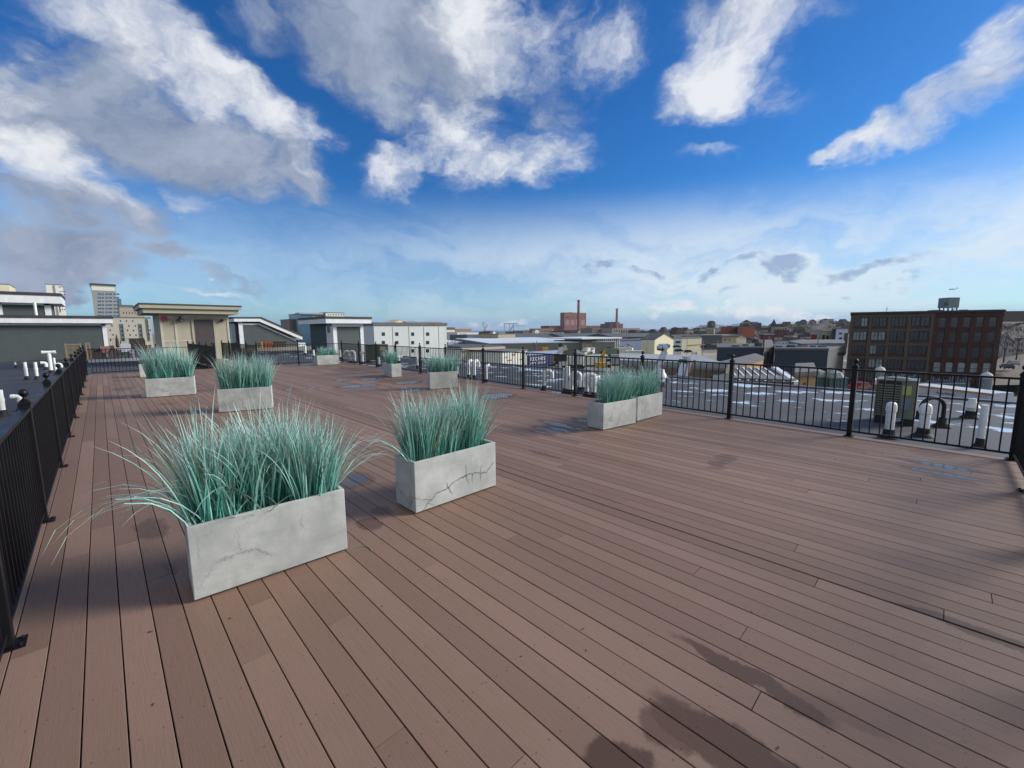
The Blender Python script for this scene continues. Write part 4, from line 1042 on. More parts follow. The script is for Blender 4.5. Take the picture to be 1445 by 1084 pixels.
# white windowed building, front on y = const
F = fbuild('warehouse', 'white panelled warehouse with columns of small square windows', 'building', 527.5, 630, 459.5, 68, mat('warehouse_white', hexc('cdd2cf'), .8, 0, .04, .2, streak=.1), 26)
for i, px in enumerate((541, 560, 582.5, 603.5)):
    for py in (471.5, 483.5, 495.0):
        if i in (0, 1) and py > 490: continue
        windows(F, [(px-2.3, py-2.4, px+2.3, py+2.4)], GLASS)
for px in (554, 577, 598, 619): MB().box(F.uz(px, 470)[0]-.03, F.uz(px, 470)[0]+.03, -.04, -.002, 0, F.h-.2).build('panel_seam', MATS['shadow_grey'], F.o)
F = fbuild('shaded_side_block', 'dark grey block for the shaded left side of the white windowed warehouse', 'building', 513, 527.2, 461.5, 76, mat('side_shade_grey', hexc('4a4b52'), .8), 10)  # warehouse's own left side; its shade is put into the dark grey
F = fbuild('hotel_building', 'long cream hotel with a gabled left end on the skyline', 'building', 557, 575, 451.5, 420, CREAM, 20, roof='gable', rh=455.5, roofmat=CREAM)
windows(F, [(560+i*4, 457+j*2.4, 561.5+i*4, 458+j*2.4) for i in range(4) for j in range(1)], TANW)
F = fbuild('hotel_wing', 'long low cream wing running right from the gabled hotel', 'building', 574, 623, 455, 422, CREAM, 20)
windows(F, [(577+i*4.4, 456.8, 578.8+i*4.4, 458) for i in range(10)], BRN)
# middle distance (630-760)
F = fbuild('low_office', 'pale office block with a dark roof just right of the white warehouse', 'building', 630, 642, 465.5, 520, CREAM, 30); MB().box(0, F.w, 0, 30, F.h+.8, F.h+3).build('plant_room', DGR, F.o)
F = fbuild('brick_office', 'tan brick office block on the skyline behind the white shed', 'building', 643, 665, 464.8, 560, mat('tan_brick', hexc('98806e'), .85, 0, .1, .05), 30)
windows(F, [(645+i*3.5, 466.6, 646.4+i*3.5, 467.6) for i in range(6)], BRN)
F = fbuild('blue_shed', 'pale blue building with tiny windows right of the white warehouse', 'building', 630, 645, 469.5, 420, BLUW, 30)
windows(F, [(631.5+i*2.4, 471.3, 632.7+i*2.4, 472.8) for i in range(5)], NAVY)
F = fbuild('white_shed', 'white building with four dark windows and a pale roof in the middle distance', 'building', 645, 675, 470, 400, WHT, 30, roofmat=SNOWR)
windows(F, [(649+i*2.7, 471.2, 650.2+i*2.7, 473.2) for i in range(4)], GLASS)
F = fbuild('grey_shed', 'long dark grey shed behind the snowy roof', 'building', 659, 703, 473, 360, mat('slate_wall', hexc('54585f'), .85), 25)
F = fbuild('tan_shed', 'tan flat fronted shed between the grey shed and the dark roofs', 'building', 703, 727, 472, 340, mat('tan_shed_wall', hexc('a8997e'), .85, 0, .05), 25)
F = fbuild('snow_roof_warehouse', 'huge grey green warehouse under a bright snowy roof', 'warehouse', 690, 868, 484, 215, GGREEN, 150, dR=232, roofmat=SNOWR)
F = fbuild('snow_roof_annex', 'low pale roofed hall in front of the grey shed', 'warehouse', 632, 700, 482.5, 300, LTG, 90, roofmat=SNOWR)
F = fbuild('corrugated_building', 'white corrugated building with a dark flat roof beyond the right fence', 'building', 650, 708, 490.5, 112, mat('corrugated_white', hexc('c6c9bb'), .75, 0, .04), 16, dR=122, roofmat=DGR)
for i in range(24): MB().box(F.w*i/24, F.w*i/24+F.w/60, -.12, -.002, 0, F.h-.1).build('rib', MATS['corrugated_white'], F.o)
MB().box(-.4, F.w+.4, -1.0, 0, F.h-.55, F.h+.05).build('eave', mat('pinkish_eave', hexc('b5a79c'), .8), F.o)
F = fbuild('loading_hall', 'white loading hall with small red marks left of the blue billboard', 'building', 708, 744, 496.5, 108, WHT, 15, dR=118)
windows(F, [(722, 499.5, 728, 500.5), (722, 501.5, 727, 502), (733, 507, 738, 508), (716, 508, 722, 509), (692+20, 504, 717, 504.6)], mat('red_mark', hexc('a54038'), .7), None, name='red_mark')
# billboard with its lettering
F = Fac(745, 104, 790, 112)
zt = F.uz(765, 500.5)[1]; zb_ = F.uz(765, 516.5)[1]
o = thing('billboard', 'navy blue billboard with white lettering beyond the snowy roof', 'billboard', (F.A.x, F.A.y, ZG), F.ang)
MB().box(0, F.w, 0, .4, zb_-ZG, zt-ZG).build('board', NAVY, o); MB().box(-.1, F.w+.1, .02, .5, zt-ZG, zt-ZG+.9).build('top_band', mat('pale_blue_band', hexc('8fa3c4'), .6), o)
MB().tube([(F.w*.5, .9, 0), (F.w*.5, .9, zb_-ZG+1.5)], .4, 12).build('post', LTG, o, True)
MB().box(F.w*.76, F.w*.90, -.03, -.001, zb_-ZG+.4, zb_-ZG+2.2).build('picture_panel', mat('brown_picture', hexc('6d4034'), .6, 0, .4, 2), o)
def text(s, size, x, z, par, mt, name='lettering', y=-.02, sx=1.0):
    cu = bpy.data.curves.new(name, 'FONT'); cu.body = s; cu.size = size; cu.extrude = .008
    ob = bpy.data.objects.new(name, cu); COL.objects.link(ob)
    dg = bpy.context.evaluated_depsgraph_get(); me = bpy.data.meshes.new_from_object(ob.evaluated_get(dg))
    bpy.data.objects.remove(ob); n = bpy.data.objects.new(name, me); COL.objects.link(n)
    me.materials.append(mt); n.parent = par; n.location = (x, y, z); n.rotation_euler = (PI/2, 0, 0); n.scale = (sx, 1, 1); return n
LETW = mat('white_letter', hexc('e6e8ee'), .6, 0, .02)
hh = zt-zb_
text('KECHES', hh*.44, F.w*.06, zb_-ZG+hh*.52, o, LETW, y=-.03, sx=1.22); text('LAW GROUP', hh*.26, F.w*.06, zb_-ZG+hh*.22, o, LETW, y=-.03, sx=1.3)
# tall post right of the billboard
p = W(790.5, 516, 104); o = thing('white_post', 'plain white post standing right of the blue billboard', 'post', (p.x, p.y, ZG)); ht = W(790.5, 499.5, 104).z-ZG
MB().tube([(0, 0, 0), (0, 0, ht)], .22, 10).box(-.45, .45, -.3, .3, ht, ht+.35).build('shaft', WHITE, o, True)
# power station
F = fbuild('power_station', 'tall pink brick power station hall with a rounded left shoulder', 'power station', 796, 827, 441.5, 1500, PINKB, 22)
MB().tube([(F.w*.32, 2, F.h-10), (F.w*.32, 20, F.h-10)], 12, 20).build('rounded_roof', PINKB, F.o)
windows(F, [(798+i*7.3, 451.8, 803.2+i*7.3, 458.6) for i in range(4)], mat('pale_louvre', hexc('a08080'), .8), MATS['pale_red_brick'])
windows(F, [(798, 447.2, 803, 448.6)]+[(808+i*5.5, 447.2, 809.6+i*5.5, 448.8) for i in range(4)], GLASS)
F2 = fbuild('brick_ranges', 'lower brick ranges round the foot of the power station', 'building', 775, 862, 459.8, 1480, mat('range_brick', hexc('77493e'), .9, 0, .12, .03), 50)
windows(F2, [(778+i*5.2, 461.6, 781+i*5.2, 463.4) for i in range(16)], BRN)
def stack(px, pyb, pyt, d, r0, r1, mt, label, bands=None):
    p = W(px, pyb, d); zt = W(px, pyt, d).z; o = thing('smokestack', label, 'smokestack', (p.x, p.y, ZG)); h = zt-ZG
    MB().tube([(0, 0, 0), (0, 0, h)], [r0, r1], 16).build('shaft', mt, o, True)
    MB().tube([(0, 0, h-3), (0, 0, h+1)], r1*1.25, 16).build('cap', mt, o, True)
    if bands:
        for f in (.72, .80, .88): MB().tube([(0, 0, h*f), (0, 0, h*f+3)], r1*1.22, 16).build('band', bands, o, True)
stack(816.3, 445, 424, 1500, 5.0, 4.2, mat('stack_brick', hexc('7b4c48'), .9), 'brick smokestack with pale bands rising from the power station', mat('pale_band', hexc('a89a98'), .8))
stack(870.2, 456, 436, 1400, 4.8, 3.4, mat('tan_stack', hexc('8d7263'), .9), 'tan tapering smokestack right of the power station')
F = fbuild('boiler_house', 'stepped dark brick block at the foot of the tan smokestack', 'building', 861, 879, 457, 1390, mat('boiler_brick', hexc('6b473d'), .9), 50)
MB().box(F.w*.2, F.w*.75, 2, 40, F.h, F.h+6).build('upper_block', MATS['boiler_brick'], F.o)
F = fbuild('pale_mill', 'long pale mill with a regular row of windows below the tan smokestack', 'building', 864, 903, 463.5, 900, mat('mill_wall', hexc('a39a90'), .85), 40)
windows(F, [(866+i*3.4, 465.2, 868+i*3.4, 468.6) for i in range(11)], BRN)
F = fbuild('mill_building', 'grey mill with window rows left of the pale mill', 'building', 836, 862, 463.5, 920, mat('mill_grey', hexc('80766c'), .85), 40)
windows(F, [(838+i*3.3, 465, 839.8+i*3.3, 468) for i in range(7)], BRN)
F = fbuild('mill_building', 'brown low mill with window rows left of the power station', 'building', 762, 781, 464, 1000, mat('mill_brown', hexc('8a7260'), .85), 40)
windows(F, [(764+i*3.2, 465.5, 765.8+i*3.2, 468.5) for i in range(5)], BRN)
F = fbuild('small_house', 'small cream house beside the brown mill on the skyline', 'house', 755, 761, 465, 900, CREAM, 10, roof='gable', rh=466.6)
# long dark roofs
for i, (a, b, pe, pr, d, lb) in enumerate(((730, 800, 476.5, 470.5, 480, 'long dark ridged shed roof left of the middle'), (800, 868, 476.5, 470.5, 500, 'long dark ridged shed roof below the power station'), (868, 940, 476, 470.3, 470, 'long dark ridged shed roof right of the power station'), (741, 780, 478.5, 474, 400, 'lower dark ridged roof before the long shed roofs'))):
    fbuild('long_shed', lb, 'shed', a, b, pr, d, mat('shed_wall_dark', hexc('4c4e52'), .9), 60, roof='ridge', rh=pe, roofmat=DGR)
# gantry crane
o_ = W(713, 468, 2200); o = thing('gantry_crane', 'pale teal harbour gantry crane on the horizon', 'crane', (o_.x, o_.y, ZG), -YAW)
CRM = mat('crane_paint', hexc('a6cbd4'), .6)
k = 2200/FPX
for px in (711.5, 724, 719): 
    x = (px-713)*k; MB().box(x, x+3.2, 0, 3, 0, (470.5-459.5)*k+10).build('leg', CRM, o)
MB().box((710.5-713)*k, (731-713)*k, 0, 4, (470-460)*k+10, (470-458.8)*k+10).build('beam', CRM, o)
MB().box((727-713)*k, (741-713)*k, 0, 4, (470-462.8)*k+10, (470-462.0)*k+10).build('boom', CRM, o)
MB().poly([((724-713)*k, 0, (470-461)*k+10), ((726-713)*k, 0, (470-461)*k+10), ((720-713)*k, 0, 12), ((718.6-713)*k, 0, 12)], (0, 3, 0)).build('brace', CRM, o)
# right of middle
F = fbuild('glass_hall', 'two storey hall with white posts and a flat white roof', 'building', 843, 873.5, 478, 230, mat('hall_glass', hexc('5b6d6a'), .3, 0, .15), 30)
MB().box(-12, F.w+.6, -2, 30, F.h, F.h+.7).build('canopy', WHITE, F.o)
for i in range(12): MB().box(F.w*i/11-.1, F.w*i/11+.15, -.5, -.01, 0, F.h).build('post', WHITE, F.o)
MB().box(0, F.w, -.2, -.01, F.h*.62, F.h*.68).build('floor_band', DGR, F.o)
F = fbuild('stone_shed', 'low mottled grey shed left of the flat white roofed hall', 'building', 822, 843, 482, 225, mat('mottled_grey', hexc('6c6a60'), .9, 0, .4, .5), 25)
F = fbuild('blue_wall_shed', 'long pale blue shed left of the white gabled barn', 'building', 874, 925, 480.5, 260, BLUW, 30, roofmat=DGR)
windows(F, [(884, 485.5, 888, 488.5), (915, 486, 922, 489.5)], NAVY)
F = fbuild('gabled_barn', 'bright cream gabled barn in the middle of the lot', 'building', 924.5, 951, 471, 244, dR=256, mtl=mat('barn_cream', hexc('e6dfbd'), .8, 0, .04), thick=9, roof='gable', rh=479.5, roofmat=DGR)
F = fbuild('white_depot', 'long white depot right of the gabled barn', 'building', 963, 991, 477.5, 262, mat('depot_white', hexc('ddd9bf'), .8, 0, .04), 25)
F = fbuild('grey_depot', 'small grey depot with a dark window beside the gabled barn', 'building', 951, 963, 477, 258, LTG, 25)
windows(F, [(953.5, 481.5, 960, 484.5)], GLASS)
F = fbuild('dark_long_shed', 'long dark low shed below the hillside town', 'building', 990, 1045, 473.5, 330, mat('slate_dark', hexc('3c424c'), .85), 40)
F = fbuild('dark_long_shed', 'dark roofed shed behind the white depot', 'building', 948, 990, 474, 380, MATS['slate_dark'], 40)
F = fbuild('tan_office', 'tan block with two windows before the orange brick buildings', 'building', 1019.5, 1040, 475.5, 180, TANW, 14)
windows(F, [(1022.5, 478.5, 1024.5, 480.5), (1028.5, 478.5, 1030.5, 480.5)], GLASS)
F = fbuild('cream_gable', 'small bright cream gable right of the tan block', 'building', 1040, 1054, 473, 185, MATS['barn_cream'], 6, roof='gable', rh=476.5)
F = fbuild('brick_block', 'dark red brick block, left of the two orange ones', 'building', 1017, 1034, 461.5, 420, mat('dark_red_block', hexc('743329'), .85), 30)
windows(F, [(1018.5+i*3.1, 463+j*3, 1019.8+i*3.1, 464.3+j*3) for i in range(5) for j in range(3)], BRN)
F = fbuild('brick_block', 'orange brick block lit on its right face', 'building', 1041, 1065, 461.8, 410, REDB, 30)
windows(F, [(1043+i*3.1, 463.6+j*3.4, 1044.4+i*3.1, 465.4+j*3.4) for i in range(2) for j in range(3)], BRN)
F = fbuild('brick_block', 'dark brick link between the red and orange blocks', 'building', 1034, 1041, 462.5, 425, BRN, 30)
F = fbuild('dark_tower', 'slim dark stone tower right of the orange block', 'tower', 1068.5, 1074, 456, 600, mat('dark_stone', hexc('3a332f'), .9), 8)
F = fbuild('church', 'long dark church with a short spire on the hill', 'church', 1074, 1110, 460, 640, mat('church_dark', hexc('3f2f2b'), .9), 20, roof='ridge', rh=463, roofmat=mat('church_roof', hexc('3b3634'), .9))
p = W(1091.5, 462, 640); o = thing('steeple', 'short dark spire on the hilltop church', 'spire', (p.x, p.y, ZG)); hh = W(1091.5, 457, 640).z-ZG
MB().box(-3, 3, -3, 3, 0, hh).build('tower', MATS['church_dark'], o); MB().lathe([(3.6, hh), (2.0, hh+3), (.1, hh+7)], seg=8).build('spire', MATS['church_roof'], o)
# tan flat building beyond the roof edge
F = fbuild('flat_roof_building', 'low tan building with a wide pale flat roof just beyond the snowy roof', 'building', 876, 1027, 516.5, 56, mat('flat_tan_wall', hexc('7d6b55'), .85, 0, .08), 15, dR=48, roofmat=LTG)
MB().box(.0, F.w, -.12, -.001, F.h-.3, F.h+.1).build('parapet_band', mat('band_grey', hexc('86898a'), .8), F.o)
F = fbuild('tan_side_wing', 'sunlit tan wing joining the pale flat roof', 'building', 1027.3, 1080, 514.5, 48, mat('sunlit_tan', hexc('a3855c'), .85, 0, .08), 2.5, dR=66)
# sawtooth roof shed
F = fbuild('striped_roof_shed', 'shed with a dark sloping roof crossed by pale strips and a tan end wall', 'building', 1040, 1127, 540.5, 44, MATS['sunlit_tan'], 9, dR=42)
mbx = MB(); mbx.poly([(-2, -.6, F.h+.05), (F.w, -.6, F.h+.05), (F.w-.4, 9.6, F.h+.55), (-2, 9.6, F.h+.55)], (0, 0, .18)); rf = mbx.build('sloping_roof', DGR, F.o)
for i in range(7):
    x = F.w*i/7+.4; MB().poly([(x, -.6, F.h+.24), (x+.16, -.6, F.h+.24), (x+.10, 9.6, F.h+.74), (x-.06, 9.6, F.h+.74)], (0, 0, .05)).build('pale_strip', WHITE, rf)
MB().poly([(F.w-.2, -.7, F.h), (F.w+.3, -.7, F.h), (F.w+.1, 9.7, F.h+.75), (F.w-.4, 9.7, F.h+.75)], (0, 0, .3)).build('verge', WHITE, F.o)
F = fbuild('tan_end_block', 'small tan block at the end of the striped roof shed', 'building', 1127.5, 1157, 530.0, 46, mat('end_tan', hexc('947a58'), .85, 0, .06), 9, dR=46.8)
windows(F, [(1149, 531.5, 1151, 533.2), (1134, 540, 1137, 543)], BRN)
# grey blue halls
F = fbuild('grey_hall', 'blue grey hall, the lower left one, with rooftop units', 'building', 1013.5, 1080, 492.5, 110, GREYW, 30, dR=108, roofmat=DGR)
windows(F, [(1026, 499, 1031, 504)], GLASS)
F = fbuild('grey_hall_end', 'paler end wall block between the two blue grey halls', 'building', 1080.3, 1095, 491.5, 108, mat('grey_end', hexc('8b8981'), .8), 28, dR=112)
windows(F, [(1083, 497, 1084.5, 505), (1089.5, 498, 1091, 504)], GLASS)
F = fbuild('grey_hall', 'large dark blue grey hall with ducts on its roof', 'building', 1095.5, 1171, 494.5, 96, mat('hall_dark', hexc('2c3847'), .8, 0, .06, .3), 30, dR=94, roofmat=DGR)
F = fbuild('grey_wing', 'shaded grey wing between the dark hall and the big brick building', 'building', 1171.3, 1194, 491.5, 97, mat('wing_grey', hexc('5a5c58'), .85, 0, .15, .3), 20, dR=120)
windows(F, [(1182+i*2.2, 497.5, 1183.2+i*2.2, 501.5) for i in range(5)], GLASS)
RU = mat('roof_unit_grey', hexc('8a8c8c'), .6, .2)
for i, (px, py, w_, d, lb) in enumerate(((1040,490.5,8,112,'low pale roof unit on the left grey hall'),(1054,490.5,5,114,'boxy roof unit in the middle of the left grey hall'),(1072,490,6,112,'dark roof unit at the right end of the left grey hall'),(1102,492,7,100,'roof unit at the left of the large dark hall'),(1119,492.5,8,100,'roof unit in the middle of the large dark hall'),(1135,492.5,9,102,'wide roof unit on the large dark hall'),(1150,491.5,5,101,'slim roof unit near the right of the large dark hall'),(1163,493.5,8,100,'low roof unit at the right end of the large dark hall'))):
    p = W(px-w_/2, py+2, d); k = d/FPX; o = thing('roof_unit', lb, 'roof unit', (p.x, p.y, p.z-.8), -YAW, 'roof units on the grey halls')
    MB().box(0, w_*k, 0, 1.6, 0, 1.5+.3*(i % 3)).build('casing', RU if i % 2 else DGR, o); MB().box(.1, w_*k-.1, .2, 1.4, 1.5+.3*(i % 3), 1.75+.3*(i % 3)).build('fan_grille', DGR, o)
F = fbuild('teal_long_shed', 'long teal shed with a white roof edge left of the big brick building', 'building', 1134, 1193, 482.5, 190, mat('teal_shed', hexc('34586c'), .7, 0, .05), 25, dR=186)
MB().box(-.3, F.w, -.3, 0, F.h-.6, F.h+.5).build('eave', WHITE, F.o)
F = fbuild('white_low_roof', 'bright white low canopy before the teal shed', 'building', 1124, 1156, 488.2, 150, WHT, 6, zb=-8)
F = fbuild('white_apartments', 'white apartment block with four dark windows on the hill', 'building', 1180, 1197, 464.5, 260, mat('apt_white', hexc('b9c5da'), .7), 20)
windows(F, [(1184, 469.5, 1188, 472), (1184, 476, 1188, 479)], NAVY)
MB().box(F.uz(1191.5, 470)[0], F.w, -.2, -.002, 0, F.uz(1192, 470)[1]-F.zb).build('dark_corner', BRN, F.o)
F = fbuild('teal_block', 'dark teal block left of the white apartments', 'building', 1174, 1179.8, 465, 262, TEAL, 20)
F = fbuild('grey_block', 'grey block with a dark red lower front', 'building', 1144, 1159, 467.5, 270, LTG, 20)
MB().box(.4, F.w*.62, -.1, -.001, 0, F.uz(1145, 472)[1]-F.zb).build('red_front', mat('crimson_panel', hexc('7d1e28'), .7), F.o)
F = fbuild('cream_block', 'cream stepped block left of the teal one', 'building', 1159.5, 1173.5, 468.5, 275, CREAM, 20)
windows(F, [(1160.5, 473, 1163.5, 481), (1166, 474, 1169, 481)], BRN)
F = fbuild('dark_red_shop', 'dark red low block among the hillside town', 'building', 1078, 1094, 473, 300, mat('crimson_dark', hexc('5a2026'), .7), 15)

# ------------------------------------------------------------------ the big brick building (1199-1412)
F = fbuild('brick_factory', 'big dark five storey factory, concrete framed at left and red brick at right', 'factory', 1199, 1413, 441.5, 118, BRICKB, 22, dR=106, roofmat=DGR)
o = F.o
uS = F.uz(1317, 470)[0]
MB().box(uS, F.w+.02, -.10, -.001, 0, F.h).build('red_wall', BRICK, o)
PXL = [1199+i*0 for i in range(1)]
# concrete frame: piers and floor bands in the left half
fr = MB()
pier = [(1199, 1202), (1224, 1228.5), (1250.5, 1255.5), (1278, 1283.5), (1311, 1317)]
pu_ = [(F.uz(a, 470)[0], F.uz(b, 470)[0]) for a, b in pier]
pu_[0] = (0, .75)
for a, b in pu_: fr.box(a, b, -.25, -.001, 0, F.h-.3)
rows = [449.5, 467.8, 487.5, 506.5]          # top of window rows at the left end
fz = []
for py in (446.5, 466.0, 485.6, 504.8, 523.5): fz.append(F.uz(1213, py)[1]-F.zb)
for z in fz: fr.box(pu_[0][1], uS-.01, -.22, -.002, z-.35, z+.35)
fr.build('concrete_frame', CONC, o)
fh = (fz[0]-fz[4])/4
FRM = mat('dark_window_frame', (.03, .03, .035), .6)
for b in range(4):
    a0 = pu_[b][1]; a1 = pu_[b+1][0]; w = a1-a0
    for r in range(6):
        zt_ = fz[0]-.5-fh*r; 
        if zt_-fh*.6 < 1: continue
        for k in range(2):
            u0 = a0+w*(.06+.47*k); u1 = u0+w*.40
            gl = BLIND if (r, b) in ((1, 0), (3, 1)) or ((r, b, k) in ((0, 0, 1), (2, 1, 0), (1, 1, 0), (1, 1, 1))) else GLASS
            win_uz(F, u0, u1, zt_-fh*.58, zt_, gl, FRM, True)
# arched windows right
ARCH = MB()
cols = [1327.5, 1344.5, 1362, 1380, 1398]
zr0 = F.uz(1344, 449)[1]-F.zb
for i, px in enumerate(cols):
    for r in range(6):
        uc = F.uz(px, 470)[0]; ww = 2.15; zt_ = zr0-fh*1.03*r; 
        if zt_ < 4: continue
        gl = BLIND if r == 3 or (r == 4 and i < 2) else GLASS
        key = ('arch', gl.name)
        if key not in WM:
            f = MB(); pts = [(-ww/2, -.14, -2.3), (ww/2, -.14, -2.3)]+[(ww/2*math.cos(a*PI/8), -.14, -.25+.4*math.sin(a*PI/8)) for a in range(9)]
            pane = MB().poly([(p_[0]*.93, -.118, p_[2]*.97) for p_ in pts], (0, .016, 0))
            f.box(-ww/2, -ww/2+.08, -.2, -.101, -2.3, -.25).box(ww/2-.08, ww/2, -.2, -.101, -2.3, -.25).box(-ww/2+.08, ww/2-.08, -.19, -.101, -1.3, -1.2).box(-ww/2-.1, ww/2+.1, -.26, -.101, -2.45, -2.3)
            fo = f.build('window', FRM, o); pane.build('pane', gl, fo); WM[key] = fo
        else: fo = copy_tree(WM[key], o)
        fo.location = (uc, 0, zt_)
pl_ = MB()
for px in (1319, 1336, 1353.2, 1371, 1389, 1407.5):
    uc = F.uz(px, 470)[0]; pl_.box(uc-.5, uc+.5, -.28, -.101, 0, F.h-1.2)
pl_.box(uS, F.w+.05, -.42, -.101, F.h-1.1, F.h-.5)
pl_.build('pilasters', BRICK, o)
MB().box(-.2, F.w+.2, -.5, 0, F.h-.02, F.h+.35).build('cornice', mat('dark_cornice', (.035, .03, .03), .7), o)
def rooftop(px, py0, w_, h_, d, mt, label, name='roof_structure', cat='roof structure', extra=None):
    p = W(px-w_/2, py0, d); k = d/FPX
    oo = thing(name, label, cat, (p.x, p.y, p.z), -YAW)
    MB().box(0, w_*k, 0, w_*k*.9, 0, h_*k).build('body', mt, oo); return oo, k
# cooling tower on legs
p = W(1337, 441, 122); k = 122/FPX; o = thing('cooling_tower', 'grey panelled water tank on legs on top of the brick factory', 'water tank', (p.x, p.y, p.z), -YAW)
MB().box(0, 15*k, 0, 3, 6.5*k, 20.5*k).build('tank', mat('tank_grey', hexc('7f8b90'), .6, 0, .1), o)
for x in (1*k, 7*k, 13.5*k):
    for y in (.2, 2.6): MB().box(x, x+.2, y, y+.2, -.5, 6.5*k).build('leg', FRM, o)
MB().poly([(1*k, 0, 0), (2*k, 0, 0), (13.5*k, 0, 6.5*k), (12.5*k, 0, 6.5*k)], (0, .15, 0)).build('brace', FRM, o)
MB().box(-2.6*k, 0, .5, .7, 10*k, 14*k).build('side_mast', mat('antenna_red', hexc('7c4a48'), .6), o)
rooftop(1324, 441, 11, 3.4, 124, BRN, 'brown brick plant room left of the water tank')
rooftop(1307, 441, 9, 1.6, 124, DGR, 'low dark roof hatch on the factory')
o_, k = rooftop(1365, 441, 30, 1.8, 130, RU, 'long pale duct run right of the water tank')
MB().box(12*k, 18*k, .5, 2, 1.8*k, 4*k).build('duct_box', RU, o_)
p = W(1251, 441.5, 121); o = thing('antenna', 'thin roof antenna with small crossbars on the factory', 'antenna', (p.x, p.y, p.z), -YAW)
MB().tube([(0, 0, -.3), (0, 0, 1.5)], .05, 6).box(-.3, .3, -.03, .03, .9, 1.0).box(-.2, .2, -.03, .03, 1.25, 1.35).build('mast', RU, o)
# right edge: hill, houses, street
F = fbuild('long_hilltop_building', 'long dark edged building on the hill at the right picture edge', 'building', 1409, 1470, 439.5, 300, mat('hill_build', hexc('5b5350'), .85), 20, zb=5)
F = fbuild('pale_house', 'pale gabled house at the right edge below the hill', 'house', 1409, 1434, 475, 150, LTG, 14, roof='gable', rh=484, roofmat=mat('pale_roof', hexc('8b9094'), .9))
windows(F, [(1424, 484.5, 1425.8, 488), (1428, 484.5, 1429.8, 488), (1424, 493, 1425.8, 497), (1428, 493, 1429.8, 497)], BRN)
F = fbuild('pale_house', 'second pale house cut by the right picture edge', 'house', 1434.3, 1475, 478.5, 152, mat('pale_house2', hexc('8f8e90'), .85), 14)
windows(F, [(1437+i*4, 484+j*8.5, 1438.8+i*4, 488+j*8.5) for i in range(2) for j in range(2)], BRN)

# ------------------------------------------------------------------ yard machines and vehicles (beyond the roof edge)
def rnd_car(col):
    o = thing('parked_car', '', 'car')
    b = MB(); pr = [(-2.1, .35), (2.1, .35), (2.15, .75), (1.2, .9), (.75, 1.4), (-1.1, 1.42), (-1.7, .95), (-2.1, .85)]
    b.poly([(x, -.85, z) for x, z in pr], (0, 1.7, 0)); b.build('body', col, o)
    MB().poly([(x, -.86, z) for x, z in [(1.1, .92), (.7, 1.34), (-1.05, 1.36), (-1.5, .95)]], (0, 1.72, 0)).build('glazing', GLASS, o)
    for x in (-1.35, 1.35):
        for y in (-.88, .7): MB().tube([(x, y, .33), (x, y+.18, .33)], .33, 12).build('wheel', RUB, o)
    return o
CARC = [('white', mat('car_white', (.7, .7, .7), .3)), ('black', mat('car_black', (.02, .02, .025), .25)), ('dark red', mat('car_red', (.25, .03, .03), .3)), ('silver grey', mat('car_grey', (.3, .31, .33), .3))]
protos = {}
cars = [(958,494.5,200,'black',.3,'black car on the open lot below the white depot'),(971,496,190,'black',.6,'second dark car on the lot, right of the first'),(980,498.5,185,'white',1.0,'white car alone in the middle of the lot'),(888,488.5,240,'white',0,'white car before the pale blue shed'),(877,490,235,'white',.2,'white car at the left end of the pale blue shed'),
        (858,491.5,220,'dark red',.1,'dark red car before the flat white roofed hall'),(1035,484,200,'silver grey',.2,'grey car beside the tan block'),(1214,545,70,'dark red',.4,'red car left of the condenser unit beyond the roof edge'),(955,489,235,'black',.1,'black car beside the grey depot'),(1000,487,230,'black',.5,'dark car under the yellow crane'),(1430,512,120,'silver grey',.9,'grey car on the sloping street at the right edge'),(1421,517,115,'black',1.0,'black car lower on the sloping street')]
for px, py, d, c, rz, lb in cars:
    if c not in protos: o = rnd_car(dict(CARC)[c]); protos[c] = o
    else: o = copy_tree(protos[c])
    p = W(px, py, d); o.location = (p.x, p.y, max(ZG, p.z-.7)); o.rotation_euler = (0, 0, -YAW+rz); o['label'] = lb; o['category'] = 'car'; o['group'] = 'cars parked in the lots'
def mast_thing(name, label, cat, px, py0, d, parts, rz=0.0):
    p = W(px, py0, d); o = thing(name, label, cat, (p.x, p.y, p.z), -YAW+rz); k = d/FPX
    for nm, mt, pts, th in parts:
        MB().poly([((x-px)*k, 0, (py0-y)*k) for x, y in pts], (0, th, 0)).build(nm, mt, o)
    bx = [q for q in parts if q[0] == 'base']
    if bx:
        xs = [(x-px)*k for x, y in bx[0][2]]; zb_ = min((py0-y)*k for x, y in bx[0][2]); xm = (min(xs)+max(xs))/2; gz = ZG-p.z
        MB().box(xm-.35, xm+.35, .2, .9, gz+1.3, zb_-.002).build('column', WB, o)
        MB().box(xm-2.6, xm+2.6, -.7, 1.9, gz+.5, gz+1.3).build('chassis', BLK, o)
        for sx in (-1.8, 1.8):
            for sy in (-.9, 1.7): MB().tube([(xm+sx, sy, gz+.5), (xm+sx, sy+.35, gz+.5)], .5, 12).build('wheel', RUB, o)
    return o
WB = mat('boom_white', hexc('d3d9e0'), .5, 0, .06); BLK = mat('machine_black', (.03, .03, .03), .6); PNK = mat('faded_red', hexc('b06a66'), .6)
